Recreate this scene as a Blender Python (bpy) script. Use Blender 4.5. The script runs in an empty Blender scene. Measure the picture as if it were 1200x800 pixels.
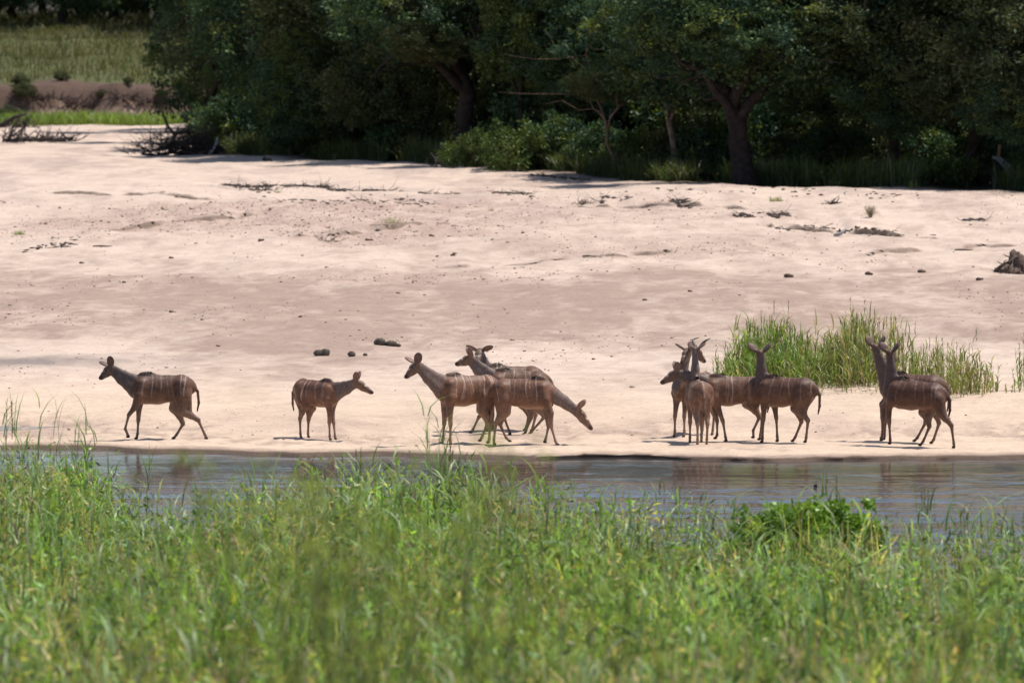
import bpy, math, random
import numpy as np
from mathutils import Vector, Matrix

R = math.radians
rng = np.random.default_rng(7)
random.seed(7)
scene = bpy.context.scene
COL = scene.collection

# ------------------------------------------------------------------ camera
CAM_Z = 8.0
FPX = 10000.0                       # focal length in pixels of the 1200 px wide photograph
PITCH = math.atan(403.0 / FPX)
cam_data = bpy.data.cameras.new('camera')
cam_data.lens = 300.0
cam_data.sensor_width = 36.0
cam_data.clip_start = 0.5
cam_data.clip_end = 4000.0
cam_data.dof.use_dof = True
cam_data.dof.focus_distance = 156.0
cam_data.dof.aperture_fstop = 3.8
cam = bpy.data.objects.new('camera', cam_data)
cam.location = (0, 0, CAM_Z)
cam.rotation_euler = (R(90) - PITCH, 0, 0)
COL.objects.link(cam)
scene.camera = cam

# ------------------------------------------------------------------ sky and sun
SUN_EL, SUN_AZ = 68.0, 80.0          # azimuth clockwise from +Y (away from the camera), towards +X
world = bpy.data.worlds.new('World')
scene.world = world
world.use_nodes = True
wn = world.node_tree.nodes
sky = wn.new('ShaderNodeTexSky')
sky.sky_type = 'NISHITA'
sky.sun_disc = False
sky.sun_elevation = R(SUN_EL)
sky.sun_rotation = R(SUN_AZ)
sky.air_density = 1.0
sky.dust_density = 1.2
sky.altitude = 300
wn['Background'].inputs['Strength'].default_value = 0.11
world.node_tree.links.new(sky.outputs[0], wn['Background'].inputs['Color'])

sd = bpy.data.lights.new('sun', 'SUN')
sd.energy = 4.7
sd.angle = R(0.53)
sd.color = (1.0, 0.945, 0.86)
sun = bpy.data.objects.new('sun', sd)
el, az = R(SUN_EL), R(SUN_AZ)
to_sun = Vector((math.cos(el) * math.sin(az), math.cos(el) * math.cos(az), math.sin(el)))
sun.rotation_euler = to_sun.to_track_quat('Z', 'Y').to_euler()
sun.location = (60, 120, 120)
COL.objects.link(sun)

vs = scene.view_settings
vs.view_transform = 'Standard'
vs.look = 'None'
vs.exposure = 0.13
vs.gamma = 1.0
vs.use_curve_mapping = False
scene.cycles.max_bounces = 6
scene.cycles.diffuse_bounces = 3
scene.cycles.transmission_bounces = 4
scene.cycles.sample_clamp_indirect = 4.0

# ------------------------------------------------------------------ noise
def _hash(ix, iy, seed):
    h = (ix.astype(np.int64) * 374761393 + iy.astype(np.int64) * 668265263 + seed * 974634221) & 0xFFFFFFFF
    h = ((h ^ (h >> 13)) * 1274126177) & 0xFFFFFFFF
    h = h ^ (h >> 16)
    return (h & 0xFFFFFF) / float(0xFFFFFF)

def vnoise(x, y, seed=0):
    x = np.asarray(x, float); y = np.asarray(y, float)
    ix = np.floor(x); iy = np.floor(y)
    fx = x - ix; fy = y - iy
    fx = fx * fx * fx * (fx * (fx * 6 - 15) + 10); fy = fy * fy * fy * (fy * (fy * 6 - 15) + 10)
    a = _hash(ix, iy, seed); b = _hash(ix + 1, iy, seed)
    c = _hash(ix, iy + 1, seed); d = _hash(ix + 1, iy + 1, seed)
    return (a + (b - a) * fx) * (1 - fy) + (c + (d - c) * fx) * fy

def fbm(x, y, seed=0, oct=4, gain=0.5):
    s = 0; a = 1; t = 0
    for i in range(oct):
        s = s + a * vnoise(x * 2 ** i + 17.3 * i, y * 2 ** i - 9.1 * i, seed + i)
        t += a; a *= gain
    return s / t

def sstep(a, b, x):
    t = np.clip((x - a) / (b - a), 0, 1)
    return t * t * (3 - 2 * t)

def mix3(a, b, t):
    return a * (1 - t[..., None]) + b * t[..., None]

# ------------------------------------------------------------------ terrain height
def px_to_x(px, Y):
    return (px - 600.0) / FPX * Y

_fs_x = [-60, -14, -9.0, -7, -4.5, 0, 4, 9, 14, 60]
_fs_y = [152.5, 152, 151.6, 150.9, 149.6, 148.0, 147.7, 148.3, 148.6, 149.5]
def far_shore(x):
    x = np.asarray(x, float)
    return np.interp(x, _fs_x, _fs_y) + 1.7 * (fbm(x * 0.5, x * 0 + 3, 5, 4) - 0.5) + 0.16 * (vnoise(x * 5, x * 0 + 1, 8) - 0.5)

_nb = [(0, 528), (100, 527), (138, 556), (160, 588), (215, 592), (285, 572), (360, 551), (460, 545), (560, 548), (640, 566), (700, 585),
       (800, 600), (880, 606), (960, 612), (1040, 619), (1120, 622), (1200, 615)]
_ns_y = [7.0e4 / (b + 3) for a, b in _nb]
_ns_x = [px_to_x(a, 7.0e4 / (b + 3)) for a, b in _nb]
def near_shore(x):
    x = np.asarray(x, float)
    return np.interp(x, _ns_x, _ns_y) + 1.2 * (fbm(x * 0.8, x * 0 + 7, 15, 2) - 0.5)

_ps = [-60, -12, -4, -0.6, 0.0, 0.08, 2, 6, 16, 36, 61, 86, 101, 113, 150, 240, 400]
_ph = [-1.0, -1.0, -0.5, -0.12, -0.01, 0.075, 0.11, 0.17, 0.40, 0.72, 1.10, 1.70, 2.10, 2.30, 2.32, 2.3, 2.6]
BANK_Y = 381.0
# (x from, x to, y at each end, height, seed)
SCARPS = [(6.9, 9.1, 234.6, 232.6, .12, 51), (9.2, 10.8, 232.4, 230.8, .21, 52), (10.8, 12.3, 230.3, 228.6, .13, 53),
          (-11.5, -6.5, 232, 243, .10, 54), (-6.0, -1.2, 226, 236, .10, 56), (1.5, 8, 246, 244, .09, 57), (-2, 5, 214, 222, .07, 58), (-14, -8, 256, 250, .09, 59), (8.5, 15, 220, 226, .08, 60)]
def scarp_line(x, sc_):
    x0, x1, y0, y1, hh, sd_ = sc_
    t = (x - x0) / (x1 - x0)
    ye = y0 + (y1 - y0) * t + 1.4 * (fbm(x * 1.0, x * 0, sd_, 3) - .5) + .35 * (vnoise(x * 4.5, x * 0, sd_ + 1) - .5)
    m = sstep(0, .12, t) * (1 - sstep(.75, 1.0, t)) * np.clip((fbm(x * 2.3, x * 0 + 2, sd_ + 4, 3) - .25) * 2.2, 0, 1)
    return ye, m
def H(x, y):
    x = np.asarray(x, float); y = np.asarray(y, float)
    fs = far_shore(x); ns = near_shore(x)
    s = y - fs
    h = np.interp(s, _ps, _ph)
    land = sstep(0.3, 5, s)
    h = h + land * (0.24 * sstep(20, 60, s) + 0.05) * (fbm(x * 0.10 + y * .02, y * 0.06, 21, 3) - 0.5) * 2
    h = h + land * (0.035 + 0.085 * sstep(12, 40, s)) * (fbm(x * 0.5, y * 0.30, 31, 4) - 0.5) * 2 * (1 - sstep(150, 220, s) * .4)
    # trampled, pock-marked patches
    rp = rough_patch(x, y)
    h = h + land * (0.022 + 0.07 * rp) * (fbm(x * 2.2, y * 1.3, 41, 3) - 0.5) * 2
    # small erosion scarps on the upper sandbank
    for sc_ in SCARPS:
        ye, m = scarp_line(x, sc_)
        h = h + sc_[4] * m * sstep(0.0, 0.30, y - ye) * np.exp(-np.clip(y - ye, 0, 99) / 6.0)
    # mound under the reed bed
    h = h + 0.16 * np.exp(-(((x - 7.2) / 3.2) ** 2 + ((y - 167) / 4.5) ** 2)) + 0.14 * np.exp(-(((x - 9.6) / 1.3) ** 2 + ((y - 161.5) / 1.6) ** 2))
    # hollow that holds a puddle
    h = h - 0.22 * np.exp(-(((x + 10.6) / 2.7) ** 2 + ((y - 157.0) / 1.4) ** 2))
    # river bank, grassy slope behind the sandbank
    by = BANK_Y + 3.0 * (fbm(x * 0.12, x * 0 + 5, 61, 3) - 0.5) * 2 + 1.6 * (fbm(x * .9, x * 0 + 1, 63, 3) - .5)
    lw = 1 - sstep(-14, -6, x)
    cl = (1.35 + .6 * fbm(x * .35, y * .2, 65, 3)) * sstep(0, 1.6, y - by) * lw + .35 * lw * sstep(-3, 0, y - by) * (fbm(x * .8, y * .8, 69, 3) - .3) + 1.3 * sstep(-70, 10, y - by) * (1 - lw)
    up = np.interp(y, [384, 450, 540, 800, 1600], [0, 2.2, 3.6, 5, 9]) * (lw + (1 - lw) * .9)
    h = h + cl + up
    # near bank
    u = (ns - y) / (ns - 60.0)
    nh = np.where(u < 0, -0.10 * (y - ns), np.where(u < 1, 2.0 * np.clip(u, 0, 1) ** 1.1, 2.0 + 0.042 * (60 - y)))
    nh = np.clip(nh, -1.0, 5.2)
    near = y < 0.5 * (fs + ns)
    nh = nh + 0.10 * (fbm(x * 0.5, y * 0.5, 71, 3) - 0.5) * np.clip(u * 6, 0, 1)
    return np.where(near, nh, h)

def rough_patch(x, y):
    d = lambda cx, cy, rx, ry: np.exp(-(((x - cx) / rx) ** 2 + ((y - cy) / ry) ** 2) * 1.2)
    m = d(-9.6, 240, 3.2, 9) + d(-6.6, 238, 4, 8) + d(-4.2, 229, 1.6, 7) + d(-2, 232, 3.5, 7) + d(-12.5, 236, 2.5, 5) + d(-3.2, 210, 3.0, 3.5)
    m = m + 0.8 * d(-2.5, 246, 9, 5) + .7 * d(5, 222, 5, 6) + .55 * d(3, 240, 5, 6) + .5 * d(2, 156.5, 7, 2.6) + .35 * d(-7, 157, 5, 3)
    s = y - far_shore(x)
    m = m + .75 * np.exp(-((s - 4.0) / 2.6) ** 2) * sstep(.42, .6, fbm(x * .5, y * .3, 85, 3))
    return np.clip(m * (0.35 + 1.3 * fbm(x * 0.7, y * 0.25, 81, 3)), 0, 1)

def ray_ground(px, py):
    """where the line of sight through a photograph pixel meets the ground"""
    cp, sp = math.cos(PITCH), math.sin(PITCH)
    a = (px - 600.0) / FPX; b = (400.0 - py) / FPX
    d = np.array([a, cp + b * sp, -sp + b * cp])
    Y = np.arange(110.0, 520.0, 0.1)
    t = Y / d[1]
    X = d[0] * t; Z = CAM_Z + d[2] * t
    g = H(X, Y)
    i = np.argmax((Z - g) < 0)
    return float(X[i]), float(Y[i]), float(g[i])

def gz(x, y):
    return float(H(np.array([x]), np.array([y]))[0])

# ------------------------------------------------------------------ helpers
def tag(o, label=None, cat=None, group=None, kind=None):
    if label: o['label'] = label
    if cat: o['category'] = cat
    if group: o['group'] = group
    if kind: o['kind'] = kind
    return o

def mesh_np(name, V, faces, colors=None, smooth=False):
    """V (n,3); faces: list of (m,k) index arrays"""
    me = bpy.data.meshes.new(name)
    V = np.asarray(V, np.float32)
    me.vertices.add(len(V)); me.vertices.foreach_set('co', V.ravel())
    loops = np.concatenate([np.asarray(f, np.int32).ravel() for f in faces])
    sizes = np.concatenate([np.full(len(f), np.asarray(f).shape[1], np.int32) for f in faces])
    starts = np.concatenate([[0], np.cumsum(sizes)[:-1]]).astype(np.int32)
    me.loops.add(len(loops)); me.loops.foreach_set('vertex_index', loops)
    me.polygons.add(len(sizes)); me.polygons.foreach_set('loop_start', starts); me.polygons.foreach_set('loop_total', sizes)
    if smooth:
        me.polygons.foreach_set('use_smooth', np.ones(len(sizes), bool))
    if colors is not None:
        ca = me.color_attributes.new('Col', 'FLOAT_COLOR', 'POINT')
        c = np.ones((len(V), 4), np.float32); c[:, :3] = colors
        ca.data.foreach_set('color', c.ravel())
    me.update(calc_edges=True)
    return me

def link(name, me, mat=None, parent=None, loc=None):
    o = bpy.data.objects.new(name, me)
    COL.objects.link(o)
    if mat is not None and not me.materials:
        me.materials.append(mat)
    if parent is not None: o.parent = parent
    if loc is not None: o.location = loc
    return o

def empty(name, loc, rz=0.0):
    o = bpy.data.objects.new(name, None)
    o.empty_display_size = 0.2
    COL.objects.link(o)
    o.location = loc; o.rotation_euler = (0, 0, rz)
    return o

class MB:
    """collects numpy geometry"""
    def __init__(s): s.V = []; s.F3 = []; s.F4 = []; s.C = []; s.n = 0
    def add(s, V, F4=None, F3=None, C=(.5, .5, .5)):
        V = np.asarray(V, float).reshape(-1, 3)
        if F4 is not None and len(F4): s.F4.append(np.asarray(F4) + s.n)
        if F3 is not None and len(F3): s.F3.append(np.asarray(F3) + s.n)
        C = np.asarray(C, float)
        if C.ndim == 1: C = np.tile(C, (len(V), 1))
        s.V.append(V); s.C.append(C); s.n += len(V)
    def tube(s, pts, rad, n=7, C=(.5, .5, .5)):
        pts = [Vector(p) for p in pts]
        V = []; F4 = []; F3 = []
        ref = Vector((0.13, 0.31, 0.94))
        for i, p in enumerate(pts):
            t = (pts[min(i + 1, len(pts) - 1)] - pts[max(i - 1, 0)])
            t = t.normalized() if t.length > 1e-9 else Vector((0, 0, 1))
            r = ref if abs(t.dot(ref)) < 0.95 else Vector((1, 0, 0))
            u = t.cross(r).normalized(); v = t.cross(u)
            for k in range(n):
                a = 2 * math.pi * k / n
                V.append(tuple(p + (u * math.cos(a) + v * math.sin(a)) * rad[i]))
        for i in range(len(pts) - 1):
            for k in range(n):
                k2 = (k + 1) % n
                F4.append((i * n + k, i * n + k2, (i + 1) * n + k2, (i + 1) * n + k))
        V.append(tuple(pts[0])); V.append(tuple(pts[-1]))
        a, b = len(V) - 2, len(V) - 1; L = (len(pts) - 1) * n
        for k in range(n):
            k2 = (k + 1) % n
            F3.append((a, k2, k)); F3.append((b, L + k, L + k2))
        s.add(V, F4, F3, C)
    def leaves(s, P, U, W, ln, wd, C):
        """rhombic leaves: base P, direction U (unit), width dir W (unit)"""
        n = len(P)
        ln = np.asarray(ln)[:, None]; wd = np.asarray(wd)[:, None]
        N = np.cross(U, W)
        a = P; b = P + U * ln * .45 + W * wd * .5 + N * ln * .05; c = P + U * ln - N * ln * .08; d = P + U * ln * .45 - W * wd * .5 + N * ln * .05
        V = np.stack([a, b, c, d], 1).reshape(-1, 3)
        i = np.arange(n) * 4
        s.add(V, np.stack([i, i + 1, i + 2, i + 3], 1), None, np.repeat(C, 4, 0))
    def blades(s, P, hgt, wd, ang, bend, C, segs=3, lean=None):
        """arching grass blades rooted at P"""
        n = len(P)
        dx = np.cos(ang); dy = np.sin(ang)
        sx = -dy; sy = dx
        tw = s_rng.uniform(-0.9, 0.9, n)
        cx = np.cos(ang + math.pi / 2 + tw); cy = np.sin(ang + math.pi / 2 + tw)
        rows = []
        for k in range(segs + 1):
            t = k / segs
            out = bend * hgt * t ** 2.0
            up = hgt * t * (1 - 0.35 * np.clip(bend, 0, 2) * t)
            c = P + np.stack([dx * out, dy * out, up], 1)
            if lean is not None: c[:, :2] += lean * (hgt * t)[:, None]
            w = wd * (1 - t) ** 0.6 * (0.55 + 0.9 * t if t < .5 else 1.0) * .5
            if k < segs:
                o = np.stack([cx * w, cy * w, 0 * w], 1)
                rows.append(c - o); rows.append(c + o)
            else:
                rows.append(c)
        m = 2 * segs + 1
        V = np.stack(rows, 1).reshape(-1, 3)
        i = np.arange(n) * m
        F4 = [np.stack([i + 2 * k, i + 2 * k + 1, i + 2 * k + 3, i + 2 * k + 2], 1) for k in range(segs - 1)]
        F3 = np.stack([i + 2 * segs - 2, i + 2 * segs - 1, i + 2 * segs], 1)
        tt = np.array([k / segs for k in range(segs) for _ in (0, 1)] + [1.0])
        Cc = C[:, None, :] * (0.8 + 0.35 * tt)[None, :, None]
        s.add(V, np.concatenate(F4), F3, Cc.reshape(-1, 3))
    def mesh(s, name, smooth=False):
        V = np.concatenate(s.V); C = np.concatenate(s.C)
        f = []
        if s.F4: f.append(np.concatenate(s.F4))
        if s.F3: f.append(np.concatenate(s.F3))
        return mesh_np(name, V, f, C, smooth)
    def build(s, name, mat, parent=None, smooth=False, loc=None):
        return link(name, s.mesh(name, smooth), mat, parent, loc)
s_rng = np.random.default_rng(99)

# ------------------------------------------------------------------ materials
def new_mat(name):
    m = bpy.data.materials.new(name); m.use_nodes = True
    nt = m.node_tree
    for n in list(nt.nodes): nt.nodes.remove(n)
    out = nt.nodes.new('ShaderNodeOutputMaterial')
    return m, nt, out

def N(nt, t, **kw):
    n = nt.nodes.new(t)
    for k, v in kw.items():
        if k in n.inputs: n.inputs[k].default_value = v
        else: setattr(n, k, v)
    return n

def attr_noise_color(nt, scale, lo, hi, coord='Object', detail=4):
    at = N(nt, 'ShaderNodeAttribute', attribute_name='Col')
    tc = N(nt, 'ShaderNodeTexCoord')
    nz = N(nt, 'ShaderNodeTexNoise'); nz.inputs['Scale'].default_value = scale; nz.inputs['Detail'].default_value = detail
    nt.links.new(tc.outputs[coord], nz.inputs['Vector'])
    mr = N(nt, 'ShaderNodeMapRange'); mr.inputs[1].default_value = .3; mr.inputs[2].default_value = .7
    mr.inputs[3].default_value = lo; mr.inputs[4].default_value = hi
    nt.links.new(nz.outputs['Fac'], mr.inputs[0])
    mx = N(nt, 'ShaderNodeVectorMath', operation='SCALE')
    nt.links.new(at.outputs['Color'], mx.inputs[0]); nt.links.new(mr.outputs[0], mx.inputs['Scale'])
    return mx.outputs[0], nz, tc

def mat_leaf(name, trans=0.35, gloss=0.12, rough=0.4, tint=(1.3, 1.32, 0.55), nscale=3.0):
    m, nt, out = new_mat(name)
    c, nz, tc = attr_noise_color(nt, nscale, .75, 1.25)
    df = N(nt, 'ShaderNodeBsdfDiffuse'); tr = N(nt, 'ShaderNodeBsdfTranslucent'); gl = N(nt, 'ShaderNodeBsdfGlossy')
    gl.inputs['Roughness'].default_value = rough; gl.inputs['Color'].default_value = (.9, .95, .9, 1)
    nt.links.new(c, df.inputs['Color'])
    mt = N(nt, 'ShaderNodeVectorMath', operation='MULTIPLY'); mt.inputs[1].default_value = tint
    nt.links.new(c, mt.inputs[0]); nt.links.new(mt.outputs[0], tr.inputs['Color'])
    m1 = N(nt, 'ShaderNodeMixShader'); m1.inputs[0].default_value = trans
    nt.links.new(df.outputs[0], m1.inputs[1]); nt.links.new(tr.outputs[0], m1.inputs[2])
    m2 = N(nt, 'ShaderNodeMixShader'); m2.inputs[0].default_value = gloss
    nt.links.new(m1.outputs[0], m2.inputs[1]); nt.links.new(gl.outputs[0], m2.inputs[2])
    nt.links.new(m2.outputs[0], out.inputs['Surface'])
    return m

def mat_attr(name, rough=0.85, nscale=8.0, lo=.75, hi=1.25, bump=0.0, bscale=40.0, spec=0.2, bdist=0.02):
    m, nt, out = new_mat(name)
    c, nz, tc = attr_noise_color(nt, nscale, lo, hi)
    p = N(nt, 'ShaderNodeBsdfPrincipled'); p.inputs['Roughness'].default_value = rough
    p.inputs['Specular IOR Level'].default_value = spec
    nt.links.new(c, p.inputs['Base Color'])
    if bump > 0:
        bn = N(nt, 'ShaderNodeTexNoise'); bn.inputs['Scale'].default_value = bscale; bn.inputs['Detail'].default_value = 5
        nt.links.new(tc.outputs['Object'], bn.inputs['Vector'])
        b = N(nt, 'ShaderNodeBump'); b.inputs['Strength'].default_value = bump; b.inputs['Distance'].default_value = bdist
        nt.links.new(bn.outputs['Fac'], b.inputs['Height']); nt.links.new(b.outputs[0], p.inputs['Normal'])
    nt.links.new(p.outputs[0], out.inputs['Surface'])
    return m

M_GRASS = mat_leaf('grass', .5, .03, .45)
M_REED = mat_leaf('reed', .42, .03, .45)
M_TREE = mat_leaf('tree_leaf', .25, .018, .5, (1.3, 1.25, .5))
M_BUSH = mat_leaf('bush_leaf', .38, .03, .45)
M_BARK = mat_attr('bark', .9, 6, .6, 1.3, .6, 18, .1, .05)
M_WOOD = mat_attr('driftwood', .85, 9, .65, 1.3, .4, 30, .15)
M_CLOD = mat_attr('clod', .95, 12, .7, 1.2, .5, 40, .1)
M_DUNG = mat_attr('dung', .9, 14, .6, 1.3, .7, 35, .15)

def mat_ground():
    m, nt, out = new_mat('ground')
    at = N(nt, 'ShaderNodeAttribute', attribute_name='Col')
    tc = N(nt, 'ShaderNodeTexCoord')
    def noise(scale, detail=5, rough=.55, vec=None):
        n = N(nt, 'ShaderNodeTexNoise'); n.inputs['Scale'].default_value = scale; n.inputs['Detail'].default_value = detail
        n.inputs['Roughness'].default_value = rough
        nt.links.new(vec or tc.outputs['Object'], n.inputs['Vector'])
        return n
    def mr(src, a, b, lo, hi):
        q = N(nt, 'ShaderNodeMapRange'); q.inputs[1].default_value = a; q.inputs[2].default_value = b
        q.inputs[3].default_value = lo; q.inputs[4].default_value = hi
        nt.links.new(src, q.inputs[0]); return q.outputs[0]
    def mul(a, b):
        q = N(nt, 'ShaderNodeMath', operation='MULTIPLY'); nt.links.new(a, q.inputs[0]); nt.links.new(b, q.inputs[1]); return q.outputs[0]
    f1 = mr(noise(0.9).outputs['Fac'], .35, .65, .93, 1.06)
    f2 = mr(noise(7.0, 6, .7).outputs['Fac'], .3, .62, .84, 1.05)
    sp = mr(noise(16.0, 3, .6).outputs['Fac'], .62, .72, 1.0, .72)     # dark grains, droppings, leaf bits
    f = mul(mul(f1, f2), sp)
    sc = N(nt, 'ShaderNodeVectorMath', operation='SCALE')
    nt.links.new(at.outputs['Color'], sc.inputs[0]); nt.links.new(f, sc.inputs['Scale'])
    p = N(nt, 'ShaderNodeBsdfPrincipled'); p.inputs['Roughness'].default_value = .92; p.inputs['Specular IOR Level'].default_value = .15
    nt.links.new(sc.outputs[0], p.inputs['Base Color'])
    b1 = N(nt, 'ShaderNodeBump'); b1.inputs['Strength'].default_value = .75; b1.inputs['Distance'].default_value = .08
    nt.links.new(noise(5.0, 7, .65).outputs['Fac'], b1.inputs['Height'])
    nt.links.new(b1.outputs[0], p.inputs['Normal'])
    nt.links.new(p.outputs[0], out.inputs['Surface'])
    return m

def mat_water():
    m, nt, out = new_mat('river_water')
    tc = N(nt, 'ShaderNodeTexCoord')
    def noise(sx, sy, detail, rough, dist=0.0):
        mp = N(nt, 'ShaderNodeMapping'); mp.inputs['Scale'].default_value = (sx, sy, 1)
        nt.links.new(tc.outputs['Object'], mp.inputs['Vector'])
        n = N(nt, 'ShaderNodeTexNoise'); n.inputs['Scale'].default_value = 1; n.inputs['Detail'].default_value = detail
        n.inputs['Roughness'].default_value = rough; n.inputs['Distortion'].default_value = dist
        nt.links.new(mp.outputs[0], n.inputs['Vector'])
        return n.outputs['Fac']
    w1 = noise(1.0, .62, 5, .52, .8)
    w2 = noise(3.4, 2.0, 3, .5, .3)
    patch = noise(0.16, 0.38, 3, .5)
    # riffles: livelier in mid-stream, calm under the far bank
    sep = N(nt, 'ShaderNodeSeparateXYZ'); nt.links.new(tc.outputs['Object'], sep.inputs[0])
    calm = N(nt, 'ShaderNodeMapRange', interpolation_type='SMOOTHSTEP'); calm.inputs[1].default_value = 145.5; calm.inputs[2].default_value = 132; calm.inputs[3].default_value = .16; calm.inputs[4].default_value = 1.15
    nt.links.new(sep.outputs['Y'], calm.inputs[0])
    pm = N(nt, 'ShaderNodeMapRange'); pm.inputs[1].default_value = .35; pm.inputs[2].default_value = .65; pm.inputs[3].default_value = .3; pm.inputs[4].default_value = 1.4
    nt.links.new(patch, pm.inputs[0])
    k = N(nt, 'ShaderNodeMath', operation='MULTIPLY'); nt.links.new(calm.outputs[0], k.inputs[0]); nt.links.new(pm.outputs[0], k.inputs[1])
    a = N(nt, 'ShaderNodeMath', operation='MULTIPLY_ADD'); a.inputs[1].default_value = .20
    nt.links.new(w2, a.inputs[0]); nt.links.new(w1, a.inputs[2])
    h = N(nt, 'ShaderNodeMath', operation='MULTIPLY'); nt.links.new(a.outputs[0], h.inputs[0]); nt.links.new(k.outputs[0], h.inputs[1])
    b = N(nt, 'ShaderNodeBump'); b.inputs['Strength'].default_value = 1.0; b.inputs['Distance'].default_value = .13
    nt.links.new(h.outputs[0], b.inputs['Height'])
    p = N(nt, 'ShaderNodeBsdfPrincipled'); p.inputs['Base Color'].default_value = (.060, .045, .040, 1)
    p.inputs['Roughness'].default_value = .11; p.inputs['IOR'].default_value = 1.33
    nt.links.new(b.outputs[0], p.inputs['Normal'])
    nt.links.new(p.outputs[0], out.inputs['Surface'])
    return m

# ------------------------------------------------------------------ ground
def seg(*parts):
    a = []
    for lo, hi, st in parts:
        a.append(np.arange(lo, hi - 1e-6, st))
    a.append([parts[-1][1]])
    return np.concatenate(a)

def ground_color(x, y, z):
    s = y - far_shore(x)
    pale = np.array([.595, .468, .385]); warm = np.array([.63, .480, .360]); mauve = np.array([.355, .258, .208]); damp = np.array([.33, .235, .185])
    n1 = fbm(x * .22, y * .045, 101, 4); n2 = fbm(x * .9, y * .2, 111, 4); n3 = fbm(x * 2.5, y * .8, 121, 3)
    # coarse mauve gravelly sand on the middle of the bank, pale blown sand above, warm sand by the water
    t = sstep(20, 34, s + 14 * (n1 - .5)) * (1 - sstep(58, 72, s + 26 * (n1 - .5)))
    n4 = fbm(x * 5.0, y * 2.2, 125, 3)
    t = np.clip(t * .75 + .10 + 1.0 * (n2 - .5) + .8 * (n3 - .5) + .7 * (n4 - .5) + .6 * (n1 - .5), 0, 1)
    c = mix3(np.broadcast_to(pale, x.shape + (3,)), np.broadcast_to(mauve, x.shape + (3,)), t)
    c = mix3(c, np.broadcast_to(warm, c.shape), (1 - sstep(9, 24, s)) * .85)
    rp = rough_patch(x, y)
    c = mix3(c, np.broadcast_to(np.array([.40, .285, .235]), c.shape), np.clip(rp * (.25 + 1.1 * n3), 0, 1) * .85)
    up = sstep(80, 110, s) * sstep(.5, .7, n2) * .35
    c = mix3(c, np.broadcast_to(np.array([.42, .33, .30]), c.shape), up)
    # grey silt streak and wet margin
    silt = np.exp(-(((x + 11.0) / 3.0) ** 2 + ((y - 175.0 - .2 * (x + 11)) / 2.0) ** 2) * 1.2) * (.4 + 1.1 * n3)
    c = mix3(c, np.broadcast_to(np.array([.20, .165, .155]), c.shape), np.clip(silt * 1.1, 0, .85))
    wet = (1 - sstep(-.1, .7, s + .8 * (n3 - .5))) * .72
    c = mix3(c, np.broadcast_to(damp, c.shape), wet)
    trm = sstep(.9, 2.0, s) * (1 - sstep(6, 10, s)) * sstep(.48, .60, n4) * sstep(.36, .52, fbm(x * .45, y * .35, 185, 3)) * .62
    c = mix3(c, np.broadcast_to(np.array([.36, .26, .21]), c.shape), trm)
    # shade of the scarp faces, painted dark into the ground colour
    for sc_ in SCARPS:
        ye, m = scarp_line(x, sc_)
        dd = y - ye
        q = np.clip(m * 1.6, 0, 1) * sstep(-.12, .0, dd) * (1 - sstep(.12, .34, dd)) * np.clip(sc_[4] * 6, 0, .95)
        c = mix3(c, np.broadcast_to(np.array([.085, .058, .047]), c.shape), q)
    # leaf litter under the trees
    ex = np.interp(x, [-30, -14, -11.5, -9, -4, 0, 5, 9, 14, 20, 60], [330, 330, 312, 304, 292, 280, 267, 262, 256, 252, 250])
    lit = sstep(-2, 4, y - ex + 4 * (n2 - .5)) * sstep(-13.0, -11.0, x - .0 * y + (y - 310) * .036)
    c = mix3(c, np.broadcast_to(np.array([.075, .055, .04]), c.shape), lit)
    # earth bank and the turf above it
    by = BANK_Y + 3.0 * (fbm(x * 0.12, x * 0 + 5, 61, 3) - 0.5) * 2
    e = sstep(-2.5, -.5, y - by)
    hz_ = sstep(.22, .42, (z - 2.35) / 1.55 + .5 * (n2 - .5))
    earth = mix3(np.broadcast_to(np.array([.42, .30, .235]), c.shape), np.broadcast_to(np.array([.115, .076, .058]), c.shape), hz_)
    c = mix3(c, earth, e)
    tf = sstep(2.6, 4.0, y - by)
    c = mix3(c, np.broadcast_to(np.array([.10, .11, .045]), c.shape), tf)
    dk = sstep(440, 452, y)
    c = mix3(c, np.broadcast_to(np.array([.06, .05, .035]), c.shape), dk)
    # near bank soil and river bed
    near = y < 0.5 * (far_shore(x) + near_shore(x))
    c[near] = np.array([.07, .06, .035])
    bed = (s < 0) & ~near
    c[bed] = np.array([.12, .085, .065])
    return c

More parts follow.
